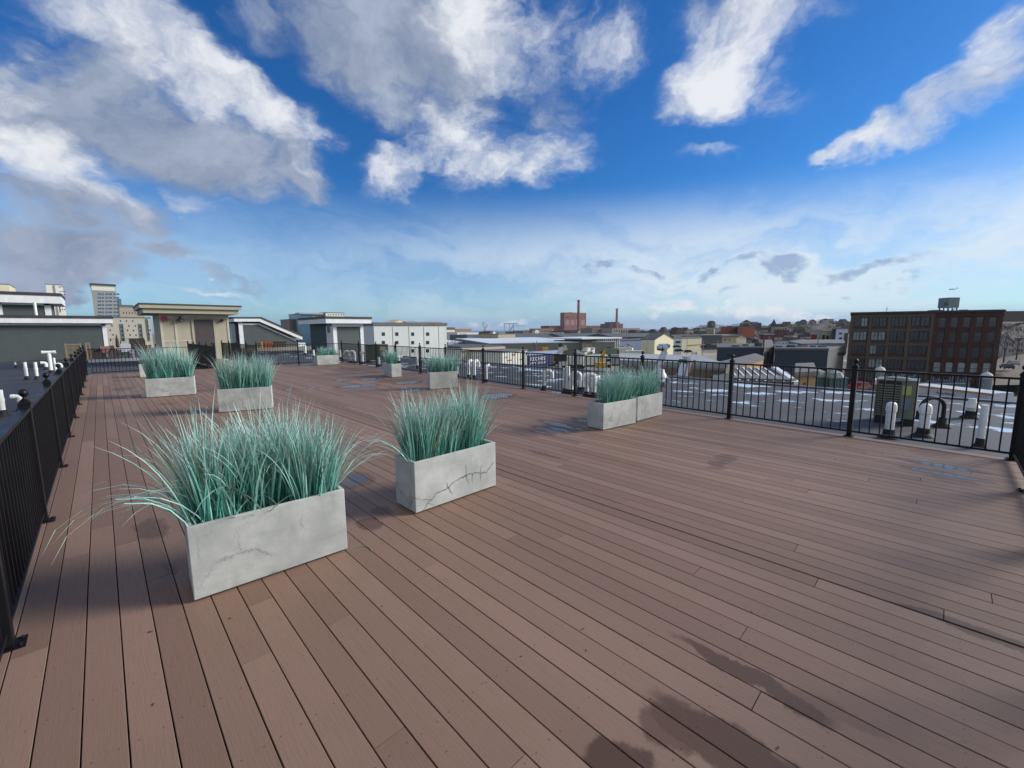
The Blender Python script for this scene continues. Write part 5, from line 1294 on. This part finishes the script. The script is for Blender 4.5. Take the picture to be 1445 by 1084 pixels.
mast_thing('aerial_lift', 'tall white aerial lift boom rising behind the planter pair', 'aerial lift', 932, 532, 28, [
    ('lower_boom', WB, [(923.5, 527), (929, 527), (935, 504), (940, 494), (936, 493), (931, 503)], .3), ('upper_boom', WB, [(930, 520), (933, 521), (941, 497), (938, 494)], .5),
    ('boom_stripe', PNK, [(931, 518), (932.3, 518.5), (937, 505), (935.8, 504.5)], .55), ('bucket', WB, [(934, 486), (941, 485), (943, 490), (940, 494), (935, 494)], .9), ('joint', BLK, [(932, 490), (938, 492), (937, 496), (933, 495)], 1.0),
    ('pulley', RU, [(939, 485.5), (944, 486.5), (944, 491), (941, 490)], .4), ('knuckle', WB, [(929.5, 488), (933, 488.5), (933, 492), (930, 492)], .6), ('base', WB, [(926, 541), (938, 541), (938, 536), (926, 536)], 1.2), ('column', WB, [(930, 536), (934, 536), (934, 520), (930.5, 520)], .6)])
mast_thing('aerial_lift', 'pair of white aerial lift booms standing side by side', 'aerial lift', 970, 534, 27, [
    ('left_boom', WB, [(958.5, 530), (965, 530), (968, 513), (966, 509)], .5), ('right_boom', WB, [(967, 531), (972, 531), (975, 510), (971, 507)], .5), ('bucket', WB, [(968.5, 503), (973, 502), (974, 508), (969, 509)], .8), ('joint', BLK, [(964.5, 508), (968, 508), (968, 513), (965, 513)], .9), ('side_arm', PNK, [(974, 524), (975.5, 524), (981, 508), (979.5, 508)], .3), ('base', BLK, [(958, 541), (978, 541), (978, 532), (958, 532)], 1.2)])
mast_thing('aerial_lift', 'white aerial lift with a black joint above the blue billboard', 'aerial lift', 791, 502, 100, [
    ('boom', WB, [(785.5, 499), (794, 499), (796, 491), (791, 487), (789, 491)], .7), ('joint', BLK, [(788, 485), (792, 484), (793.5, 489), (789.5, 491)], 1.0), ('bucket', mat('cream_bucket', hexc('cfc9a0'), .6), [(796, 488), (799, 487.5), (801, 494), (796, 495)], .9), ('base', BLK, [(782, 510), (800, 510), (800, 500), (782, 500)], 1.5)])
mast_thing('aerial_lift', 'pale folded aerial lift behind the post right of the billboard', 'aerial lift', 812, 516, 95, [
    ('boom', WB, [(808, 516), (812, 516), (816.5, 502), (813, 498)], .6), ('bucket', WB, [(813, 494), (818, 495), (820, 499), (815, 500)], .8), ('strut', WB, [(815, 514), (818, 514), (820, 502), (818, 502)], .4), ('base', BLK, [(804, 521), (822, 521), (822, 515), (804, 515)], 1.2)])
mast_thing('yellow_lift', 'yellow lift boom standing behind the right fence', 'aerial lift', 850, 511, 90, [
    ('lower_boom', YELM, [(846.5, 511), (849.5, 511), (851.5, 502), (848, 501)], .5), ('upper_boom', YELM, [(848.5, 502.5), (852, 503), (856, 496), (852, 494)], .5), ('head', RU, [(852, 494), (856, 495.5), (856, 491), (853.5, 490)], .5), ('base', YELM, [(842, 518), (856, 518), (856, 512), (842, 512)], 1.6)])
mast_thing('yellow_lift', 'small yellow lift boom leaning right between the white trucks', 'aerial lift', 828, 508, 118, [
    ('lower_boom', YELM, [(824, 508), (826, 508), (832, 500), (830.5, 499)], .6), ('upper_boom', YELM, [(830.5, 501), (832, 501.5), (836, 494), (834.6, 493)], .5), ('bucket', WB, [(834, 494), (838, 494), (838, 490.5), (834, 490.5)], 1.0), ('base', YELM, [(820, 515), (832, 515), (832, 509), (820, 509)], 1.8)])
mast_thing('yellow_lift', 'low yellow lift behind the grass of the planter pair', 'aerial lift', 876, 505, 120, [
    ('boom', YELM, [(868, 503), (869, 505), (884, 499), (883, 497.4)], .6), ('bucket', WB, [(883, 499), (887, 499), (887, 495.5), (883, 495.5)], 1.0), ('base', YELM, [(866, 511), (880, 511), (880, 505), (866, 505)], 1.8)])
mast_thing('yellow_digger', 'yellow machine cab above the billboard', 'machine', 768, 498, 130, [
    ('cab', YELM, [(763.5, 498), (774, 498), (774, 491), (766, 491)], 2.5), ('engine_cover', mat('orange_red', hexc('b8452c'), .6), [(758, 495.5), (766, 496), (765, 491.5), (760, 492)], 2), ('arm', RU, [(757.5, 494.5), (758.6, 494.5), (757.6, 481), (756.8, 481)], .3), ('arm_brace', BRN, [(754.5, 492), (755.4, 492), (753, 483), (752.2, 483)], .3)])
TRC = {'white': WHT, 'blue': mat('truck_blue', hexc('2b4a86'), .4), 'yellow': YELM, 'red': mat('truck_red', hexc('8e2f28'), .4), 'silver': LTG, 'dark green': mat('truck_green', hexc('2f4a3a'), .5)}
def truck(cab, box, flat):
    o = thing('yard_truck', '', 'truck')
    MB().poly([(-3.6, -1.1, .7), (-1.9, -1.1, .7), (-1.9, -1.1, 2.6), (-3.0, -1.1, 2.6), (-3.5, -1.1, 1.7), (-3.6, -1.1, 1.5)], (0, 2.2, 0)).build('cab', TRC[cab], o)
    MB().poly([(-3.5, -1.13, 1.75), (-2.3, -1.13, 1.75), (-2.3, -1.13, 2.45), (-3.05, -1.13, 2.45)], (0, 2.26, 0)).build('glazing', GLASS, o)
    MB().box(-1.7, 4.0, -1.2, 1.2, 1.0, 1.5 if flat else 3.5).build('load_bed', TRC[box], o)
    MB().box(-3.5, 3.9, -.5, .5, .5, .9).build('chassis', BLK, o)
    for x in (-2.7, 2.0, 3.1):
        for y in (-1.15, .85): MB().tube([(x, y, .5), (x, y+.3, .5)], .5, 12).build('wheel', RUB, o)
    return o
tp = {}
for px, py, d, cab, box, fl, rz, lb in (
    (781, 512, 118, 'white', 'blue', False, .2, 'blue box truck half behind the navy billboard'), (803, 513, 112, 'white', 'white', False, -.3, 'white box truck right of the tall white post'),
    (822, 509, 125, 'red', 'silver', True, .4, 'red flatbed truck in the lift yard'), (835, 512, 112, 'silver', 'white', False, .1, 'white box truck with a silver cab left of the yellow lift'),
    (863, 505, 135, 'yellow', 'yellow', True, .3, 'yellow flatbed truck right of the yellow lift'), (872, 511, 112, 'white', 'silver', False, 0, 'silver box truck behind the planter pair grass'),
    (890, 503, 140, 'blue', 'white', False, -.2, 'white box truck with a blue cab by the earth mound'), (796, 503, 150, 'yellow', 'red', True, .6, 'red and yellow flatbed truck below the snowy warehouse'),
    (842, 500, 165, 'white', 'silver', True, .2, 'pale flatbed truck far back in the yard'), (858, 498.5, 180, 'dark green', 'dark green', False, .5, 'dark green truck at the back of the yard'),
    (829, 497.5, 185, 'white', 'white', False, .8, 'white truck in front of the mottled shed'), (880, 497, 190, 'red', 'white', False, -.5, 'white truck with a red cab behind the earth mound')):
    if (cab, box, fl) not in tp: o = tp[(cab, box, fl)] = truck(cab, box, fl)
    else: o = copy_tree(tp[(cab, box, fl)])
    p = W(px, py, d); o.location = (p.x, p.y, max(ZG, p.z-1.5)); o.rotation_euler = (0, 0, -YAW+rz); o['label'] = lb; o['group'] = 'trucks in the lift yard'
# yellow crane lying low on the lot
p = W(990, 489, 235); k = 235/FPX; o = thing('yellow_crane', 'long yellow lattice crane boom lying across the lot', 'crane', (p.x, p.y, p.z), -YAW)
MB().poly([(-20*k, 0, 0), (-20*k, 0, .9), (5*k, 0, 3.2*k), (28*k, 0, 3.6*k), (28*k, 0, 2.8*k), (5*k, 0, 2.4*k)], (0, .8, 0)).build('boom', mat('crane_yellow', hexc('c9b25c'), .6), o)
MB().box(24*k, 29*k, -1, 2, -1.5*k, 3*k).build('cab', MATS['crane_yellow'], o); MB().box(0, 22*k, -1, 1.5, -2*k, 1.2*k).build('load', BRN, o)
# light poles in the lot
for px, pb, pt, d, lb in ((913,495.5,476,215,'pale lamp pole before the pale blue shed'),(969,496,472,220,'lamp pole beside the white depot'),(991.5,502,482,170,'lamp pole in the right half of the lot'),(1012,502,482,165,'lamp pole next to the grey halls'),(1071,489,477,160,'left pale pole of two above the grey halls'),(1085,489,476,160,'right pale pole of two above the grey halls'),(1153.5,491,479,130,'dark pole before the teal shed')):
    p = W(px, pb, d); h = W(px, pt, d).z-p.z; o = thing('lamp_pole', lb, 'lamp pole', (p.x, p.y, p.z-2), -YAW, 'lamp poles in the yards')
    MB().tube([(0, 0, 0), (0, 0, h+2)], [.16, .10], 8).build('pole', LTG, o, True); MB().box(-.5, .5, -.1, .1, h+2, h+2.15).build('lamp_head', LTG, o)
# trailers beyond the roof edge at the right
def trailer(px0, px1, pyt, pyb, d, dR, label, stripe=False, mtl=None, lett=None):
    F = Fac(px0, d, px1, dR); zt = F.uz((px0+px1)/2, pyt)[1]; zb = F.uz((px0+px1)/2, pyb)[1]
    o = thing('trailer', label, 'trailer', (F.A.x, F.A.y, ZG), F.ang); h = zt-zb
    MB().box(0, F.w, 0, 2.6, zb-ZG, zt-ZG).build('body', mtl or WHT, o)
    if stripe: MB().box(-.02, F.w+.02, -.03, -.001, zt-ZG-h*.22, zt-ZG-h*.05).build('stripe', mat('amber_stripe', hexc('c98a1c'), .5), o)
    MB().box(.5, F.w-.5, .3, 2.3, zb-ZG-.5, zb-ZG-.002).build('chassis', BLK, o)
    for x in (F.w*.12, F.w*.80, F.w*.9):
        MB().tube([(x, .1, .5), (x, 2.5, .5)], .5, 12).build('wheel', RUB, o)
    MB().box(.5, F.w-.5, .6, 2.0, .5, zb-ZG-.5).build('frame', BLK, o)
    if lett: text(lett, h*.42, F.w*.36, zb-ZG+h*.28, o, mat('navy_letter', hexc('26284a'), .6), sx=1.3)
    return o
trailer(1293, 1412, 550, 563, 46, 39, 'long white trailer with an amber stripe and dark lettering beyond the roof edge', True, mat('trailer_white', hexc('b9c2cc'), .6), 'Anytime')
trailer(1240, 1300, 538, 545, 60, 57, 'white trailer roof left of the amber striped trailer', False, WHT)
for px0, px1, pyt, pyb, d, lb in ((1158, 1176, 533.5, 546, 56, 'teal skip container left one beyond the roof edge'), (1177, 1203, 534.5, 548, 55, 'teal skip container right one beside the post'),):
    F = Fac(px0, d, px1, d); z1 = F.uz(px0, pyt)[1]; o = thing('skip_container', lb, 'container', (F.A.x, F.A.y, ZG), F.ang)
    MB().box(0, F.w, 0, 2.4, 0, z1-ZG).build('body', mat('skip_teal', hexc('41616a'), .7, 0, .25, 1.0), o)
    for i in range(5): MB().box(F.w*i/5+.1, F.w*i/5+.2, -.08, -.002, .2, z1-ZG-.1).build('rib', mat('skip_edge', hexc('5d7f88'), .7), o)
    MB().box(-.05, F.w+.05, -.1, 2.5, z1-ZG, z1-ZG+.15).build('rim', MATS['skip_edge'], o)
    MB().lathe([(1.4, 0), (1.0, .6), (.3, .9), (.05, .95)], (F.w*.5, 1.2, z1-ZG+.15), 10).build('scrap_heap', mat('scrap', hexc('7d898a'), .8, 0, .5, 3), o)
# booths with domed tops and rails
for px, pt, pb, w_, lb in ((1240, 517.5, 541, 12, 'white domed kiosk left of the condenser unit'), (1390, 525.5, 548, 13, 'white domed kiosk right, above the striped trailer')):
    d = 64; p = W(px, pb, d); k = d/FPX; z1 = W(px, pt, d).z; o = thing('domed_kiosk', lb, 'kiosk', (p.x, p.y, ZG)); h = z1-ZG; r = w_*k/2
    MB().lathe([(r, 0), (r, h-r*1.3)], seg=12).build('drum', mat('kiosk_grey', hexc('78848c'), .7), o, True); MB().lathe([(r*1.05, h-r*1.3), (r*1.0, h-r*.8), (r*.8, h-r*.35), (r*.35, h-r*.08), (.05, h), (.02, h+.4)], seg=14).build('dome', WHT, o, True)
d = 62
for px0, px1, py0, lb in ((1252, 1300, 526, 'grey blue scaffold frames stacked before the factory, left'), (1318, 1380, 528, 'grey blue scaffold frames stacked before the factory, right')):
    F = Fac(px0, d, px1, d); z1 = F.uz(px0, py0)[1]; o = thing('scaffold_stack', lb, 'scaffold', (F.A.x, F.A.y, ZG), F.ang); h = z1-ZG; s = MB(); rr = random.Random(int(px0))
    for i in range(16):
        x = F.w*i/16; hh = h-rr.uniform(0, 1.0); s.box(x, x+.10, 0, .1, 0, hh)
        if i % 3 == 0: s.box(x, min(F.w, x+1.1), .02, .08, hh-.2, hh-.1)
    s.box(0, F.w, .02, .08, h-1.4, h-1.3).box(0, F.w, .1, 1.6, 0, h-1.5)
    s.build('frames', mat('scaffold_paint', hexc('5d7280'), .6, 0, .3, 1.5), o)

# ------------------------------------------------------------------ ground, water, hill, town
def ground_mat():
    M = bpy.data.materials.new('town_ground'); M.use_nodes = True; t = NT(M.node_tree); b = t.n['Principled BSDF']
    pos = t.new('ShaderNodeNewGeometry').outputs['Position']
    n = t.noise(pos, .012, 6, .6); n2 = t.noise(pos, .09, 5, .6)
    c = t.mix(t.mr(n, .4, .6), (.13, .12, .11), (.22, .20, .18)); c = t.mix(t.mr(n2, .45, .65, 0, .6), c, (.10, .085, .07))
    c = t.mix(t.mr(t.noise(pos, .05, 4, .5), .62, .70, 0, .6), c, (.5, .54, .58))
    t.l.new(c, b.inputs['Base Color']); b.inputs['Roughness'].default_value = .9; return M
GM = ground_mat()
gb = MB(); gb.add([(-30000, -30000, ZG), (30000, -30000, ZG), (30000, 30000, ZG), (-30000, 30000, ZG)], [(0, 1, 2, 3)]); struct(gb.build('ground', GM))
WMAT = bpy.data.materials.new('harbour_water'); WMAT.use_nodes = True; b = WMAT.node_tree.nodes['Principled BSDF']; b.inputs['Base Color'].default_value = (.03, .09, .17, 1); b.inputs['Roughness'].default_value = .35
wb = MB(); pts = []
for px, d in ((520, 1900), (700, 1750), (760, 1800), (880, 2600)): 
    q = W(px, 466, d); pts.append((q.x, q.y, ZG+.01))
for px in (900, 400):
    q = W(px, 466, 25000); pts.append((q.x, q.y, ZG+.01))
wb.add(pts, [tuple(range(len(pts)))]); struct(wb.build('water', WMAT))
# lot surfaces
lt = MB()
for quad in (((905, 489.5, ), ), ):
    pass
a = [W(905, 495, 205), W(1015, 506, 150), W(1015, 489, 235), W(930, 488, 262)]
lt.add([(p.x, p.y, ZG+.02) for p in (W(860, 500, 150), W(1100, 500, 150), W(1040, 500, 290), W(860, 500, 290))], [(0, 1, 2, 3)]); struct(lt.build('lot', mat('lot_gravel', hexc('8f877a'), .95, 0, .2, .06)))
# hill on the right
HM = mat('winter_hill', hexc('5a4d42'), .95, 0, .35, .02)
hr = random.Random(4)
def hillh(px, d):   # height of the terrain at picture column px, distance d
    prof = [(820, 0), (900, .35), (1000, .75), (1100, .95), (1200, 1.0), (1300, 1.1), (1400, 1.55), (1460, 1.7), (1700, 1.8)]
    for (a, ha), (b_, hb) in zip(prof, prof[1:]):
        if a <= px <= b_: f = ha+(hb-ha)*(px-a)/(b_-a); break
    else: f = 0 if px < 820 else 1.8
    return f
hb = MB(); nx, nd = 44, 12; vs = []
for j in range(nd+1):
    dd = 330+j*95
    for i in range(nx+1):
        px = 820+i*20; p = W(px, 465, dd); s_ = min(1, j/5.0); s_ = s_*s_*(3-2*s_); s2 = 1 if j < 9 else max(0, (12-j)/3)
        h = hillh(px, dd)*22*s_*s2*(1+.16*math.sin(i*.9+j)+.10*math.sin(i*2.3))
        vs.append((p.x, p.y, ZG-.5+h))
hb.add(vs, [(j*(nx+1)+i, j*(nx+1)+i+1, (j+1)*(nx+1)+i+1, (j+1)*(nx+1)+i) for j in range(nd) for i in range(nx)])
struct(hb.build('hill', HM, smooth=True))
# near slope at the very right, behind the pale houses
sb = MB(); vs = []
for j in range(9):
    dd = 100+j*26
    for i in range(13):
        px = 1392+i*12; p = W(px, 465, dd); f = max(0, min(1, (px-1400)/60)); h = 3+min(1, j/8)*19*(.55+.45*f)
        vs.append((p.x, p.y, ZG-.3+(h if i > 0 else -1)))
sb.add(vs, [(j*13+i, j*13+i+1, (j+1)*13+i+1, (j+1)*13+i) for j in range(8) for i in range(12)]); struct(sb.build('slope', mat('dry_slope', hexc('6f6355'), .95, 0, .3, .08), smooth=True))
# houses of the hillside town
tr_ = random.Random(21)
hcols = [mat('house_white', hexc('c3c6c8'), .8), mat('house_cream', hexc('b3a88e'), .8), mat('house_grey', hexc('77797c'), .8), mat('house_red', hexc('6d3a30'), .85), mat('house_green', hexc('5f6f66'), .8), mat('house_brown', hexc('57463d'), .85), mat('house_blue', hexc('5a6778'), .8)]
rcols = [mat('roof_slate', hexc('3d3e42'), .9), mat('roof_brown', hexc('4a3c36'), .9), mat('roof_pale', hexc('9a9c9e'), .9)]
WORDS = ['white', 'cream', 'grey', 'brick red', 'green grey', 'brown', 'slate blue']
hp = {}
def house(ci, flat):
    o = thing('town_house', '', 'house'); w, d, h = 10, 9, 7.5
    MB().box(-w/2, w/2, -d/2, d/2, 0, h).build('wall', hcols[ci], o)
    if flat: MB().box(-w/2-.2, w/2+.2, -d/2-.2, d/2+.2, h, h+.5).build('roof', rcols[0], o)
    else: MB().poly([(-w/2-.4, -d/2-.4, h), (w/2+.4, -d/2-.4, h), (0, -d/2-.4, h+3.6)], (0, d+.8, 0)).build('roof', rcols[ci % 2], o)
    wm = None
    for x in (-3, 0, 3):
        for z in (1.4, 4.6):
            if wm is None: wm = MB().box(-.6, .6, -.05, 0, 0, 1.5).build('window', GLASS, o)
            else: wm2 = wm.copy(); COL.objects.link(wm2); wm = wm2
            wm.location = (x, -d/2-.002, z)
    return o
def hill_z(px, dd):
    j = (dd-330)/95; i = (px-820)/20
    s_ = min(1, max(0, j/5.0)); s_ = s_*s_*(3-2*s_); s2 = 1 if j < 9 else max(0, (12-j)/3)
    return ZG-.5+hillh(px, dd)*22*s_*s2*(1+.16*math.sin(i*.9+j)+.10*math.sin(i*2.3))
for n in range(120):
    px = tr_.uniform(885, 1196); dd = tr_.choice([360, 420, 480, 560, 640, 720, 820, 920])+tr_.uniform(-25, 25)
    ci = tr_.randrange(7); fl = tr_.random() < .4
    if (ci, fl) not in hp: hp[(ci, fl)] = house(ci, fl); o = hp[(ci, fl)]
    else: o = copy_tree(hp[(ci, fl)])
    p = W(px, 465, dd); o.location = (p.x, p.y, hill_z(px, dd)-.8); o.rotation_euler = (0, 0, -YAW+tr_.uniform(-.6, .6)); s = tr_.uniform(.7, 1.2); o.scale = (s, s, s*tr_.uniform(.8, 1.1))
    o['label'] = 'small %s %s house in the far hillside town' % (WORDS[ci], 'flat roofed' if fl else 'gabled'); o['category'] = 'house'; o['group'] = '%s %s houses of the hillside town' % (WORDS[ci], 'flat roofed' if fl else 'gabled')
# skyline clutter left and middle: low far buildings along the horizon
for n in range(46):
    px = tr_.uniform(628, 900); dd = tr_.uniform(1000, 1700); ci = tr_.randrange(7)
    if px < 775: dd = tr_.uniform(1300, 1700)
    if (ci, True) not in hp: hp[(ci, True)] = house(ci, True); o = hp[(ci, True)]
    else: o = copy_tree(hp[(ci, True)])
    p = W(px, 465, dd); o.location = (p.x, p.y, ZG); s = tr_.uniform(1.3, 2.6); o.scale = (s*1.6, s, s*.75); o.rotation_euler = (0, 0, -YAW+tr_.uniform(-.4, .4))
    o['label'] = 'far off %s block low on the harbour skyline' % WORDS[ci]; o['category'] = 'building'; o['group'] = 'far %s blocks on the harbour skyline' % WORDS[ci]
# woods on the hill and bare trees: many small twig tufts
def tuft_mesh(name, n, rx, ry, rz, sz, seed, mt):
    R = random.Random(seed); V = []; Fc = []
    for i in range(n):
        while True:
            x, y, z = R.uniform(-1, 1), R.uniform(-1, 1), R.uniform(-1, 1)
            if x*x+y*y+z*z < 1: break
        c = Vector((x*rx, y*ry, z*rz)); a = Vector((R.gauss(0, 1), R.gauss(0, 1), R.gauss(0, 1))).normalized()*sz*R.uniform(.5, 1.3); b_ = Vector((R.gauss(0, 1), R.gauss(0, 1), R.gauss(0, 1))).normalized()*sz*R.uniform(.2, .7)
        o = len(V); V += [c-a, c+b_, c+a]; Fc.append((o, o+1, o+2))
    return V, Fc
TW = mat('bare_twigs', hexc('4b3f36'), .95, 0, .3, .3); TD = mat('dark_evergreen', hexc('2f3a2e'), .95, 0, .3, .3)
R = random.Random(33); V = []; Fc = []
for n in range(620):
    px = R.uniform(870, 1200) if n < 520 else R.uniform(1400, 1480); dd = R.uniform(380, 930) if n < 520 else R.uniform(210, 330)
    p = W(px, 465, dd); z = hill_z(px, dd) if n < 520 else p.z-6
    v, f_ = tuft_mesh('', 60, R.uniform(4, 9), R.uniform(4, 9), R.uniform(2.5, 5), 1.0, n, None); o_ = len(V)
    if n >= 520: v = [q*.6 for q in v]; z = W(px, 455, dd).z-4-R.uniform(0, 10)
    V += [q+Vector((p.x, p.y, z+3)) for q in v]; Fc += [tuple(i+o_ for i in q) for q in f_]
me = bpy.data.meshes.new('woods'); me.from_pydata([tuple(q) for q in V], [], Fc); me.materials.append(TW); ob = bpy.data.objects.new('woods', me); COL.objects.link(ob)
tag(ob, 'brown winter woods covering the far hillside between the houses', 'woods', None, 'stuff')
def bare_tree(px, pyb, d, h, seed, label, spread=.55):
    p = W(px, pyb, d); R = random.Random(seed); o = thing('bare_tree', label, 'tree', (p.x, p.y, p.z), 0, 'bare winter trees')
    tb = MB(); cb = MB()
    def branch(p0, d0, L, r, lev, mb):
        p1 = p0+d0*L; mb.tube([p0, p1], [r, r*.6], 5, cap=False)
        if lev == 0: return
        for k in range(3 if lev > 1 else 4):
            nd = (d0+Vector((R.gauss(0, spread), R.gauss(0, spread), R.uniform(-.1, .3)))).normalized()
            branch(p1 if k else p0+d0*L*R.uniform(.6, .95), nd, L*R.uniform(.6, .8), r*.55, lev-1, cb)
    branch(Vector((0, 0, 0)), Vector((0, 0, 1)), h*.3, h*.02, 4, tb)
    tb.build('trunk', TW, o); cb.build('crown', TW, o)
for i, (px, pb, d, h, lb) in enumerate(((655,492,150,7,'bare tree left of the white corrugated building'),(643,493,150,5.5,'smaller bare tree beside the white warehouse'),(684,474,400,16,'dark bushy bare tree on the middle skyline'),(415,490,120,7,'bare tree behind the sloping roof house'),(1416,512,95,9,'bare tree with reddish twigs below the pale houses'),(1434,508,98,8,'bare tree at the right edge of the street'),(1405,520,90,6,'low bare tree at the foot of the factory corner'))):
    bare_tree(px, pb, d, h, 50+i, lb)
# dirt mounds in the yard
for px, py, w_, d, lb in ((908, 499, 30, 170, 'brown earth mound left of the lot'), (876, 501, 22, 150, 'low earth heap by the yellow lift')):
    p = W(px, py+2, d); k = d/FPX; mb = MB(); R = random.Random(int(px)); r = w_*k/2
    mb.lathe([(r*(1-i/8)*(1+R.uniform(-.06, .06)), r*.42*math.sin(i/8*PI/2)) for i in range(8)]+[(.01, r*.43)], seg=20)
    ob = mb.build('earth_mound', mat('brown_earth', hexc('55483a'), .95, 0, .3, .3), None, True); ob.location = (p.x, p.y, p.z-1); tag(ob, lb, 'mound')
# airliner
p = W(1344.5, 408, 1500); o = thing('airliner', 'small airliner low in the sky over the factory', 'aeroplane', p, -YAW+.15)
AP = mat('airliner_paint', hexc('6e7e96'), .4)
MB().tube([(-16, 0, -1.6), (-14, 0, -1.2), (-10, 0, -.6), (10, 0, .8), (14, 0, 1.4), (17, 0, 2.0)], [.3, 1.5, 2.0, 2.0, 1.2, .3], 14).build('fuselage', AP, o, True)
MB().poly([(14, -.2, 1.5), (17.5, -.2, 2), (19, -.2, 6.5), (17.3, -.2, 6.5)], (0, .4, 0)).build('tail_fin', AP, o)
for s in (-1, 1):
    MB().poly([(3, s*1.5, -.4), (-3, s*1.5, -.8), (4, s*15, .3), (6, s*15, .4)], (0, 0, .4)).build('wing', AP, o)
    MB().poly([(16, s*.8, 1.9), (13.5, s*.8, 1.7), (16.5, s*6, 2.2), (17.5, s*6, 2.3)], (0, 0, .3)).build('tailplane', AP, o)
    MB().tube([(-3.5, s*5.5, -1.6), (1, s*5.5, -1.3)], .9, 10).build('engine', AP, o, True)
# small dry leaves and grit blown over the deck
lm = mat('dry_leaf', hexc('5a4433'), .8, 0, .3, 30); lr_ = random.Random(77); pl0 = None
for k in range(34):
    g = G(lr_.uniform(120, 1380), lr_.uniform(600, 1070)) if k % 2 else G(lr_.uniform(200, 700), lr_.uniform(700, 900))
    if not (-.45 < g.x < xr(g.y)-.2): continue
    if pl0 is None:
        pl0 = MB().add([(-.013, 0, .003), (0, -.007, .001), (.015, 0, .005), (0, .008, .002), (.022, .001, .007)], [(0, 1, 2, 3), (2, 1, 4)]).build('dry_leaf', lm); lo = pl0
    else: lo = pl0.copy(); COL.objects.link(lo)
    lo.location = (g.x, g.y, .001); lo.rotation_euler = (lr_.uniform(-.15, .15), lr_.uniform(-.15, .15), lr_.uniform(0, 6.28)); sc_ = lr_.uniform(.35, .9); lo.scale = (sc_, sc_, sc_)
    tag(lo, 'tiny dry leaf fragment lying on the deck boards', 'leaf', 'dry leaf fragments on the deck')
# loose blade of grass on the deck by the big planter
g = G(513, 775); ob = MB()
pts = [Vector((-.10, .08, .004)), Vector((-.03, .07, .006)), Vector((.03, .03, .007)), Vector((.045, -.03, .006)), Vector((.03, -.08, .004))]
ob.tube(pts, [.001, .002, .0025, .003, .003], 6); ob = ob.build('fallen_blade', mat('dry_blade', hexc('8f948a'), .6), None, True); ob.location = g; tag(ob, 'fallen curled grass blade lying on the deck beside the nearest planter', 'grass blade')

# ------------------------------------------------------------------ the thin winter air
hz = MB().box(-31000, 31000, -31000, 31000, ZG-1, 175).build('haze', [])
HZM = bpy.data.materials.new('thin_air'); HZM.use_nodes = True; nt = HZM.node_tree; nt.nodes.clear()
ou = nt.nodes.new('ShaderNodeOutputMaterial'); pv = nt.nodes.new('ShaderNodeVolumePrincipled'); nt.links.new(pv.outputs[0], ou.inputs['Volume'])
pv.inputs['Color'].default_value = (.72, .86, 1.0, 1); pv.inputs['Density'].default_value = .00006; pv.inputs['Anisotropy'].default_value = .2
hz.data.materials.append(HZM); tag(hz, 'thin pale air between the roofs and the skyline', 'haze', None, 'stuff')
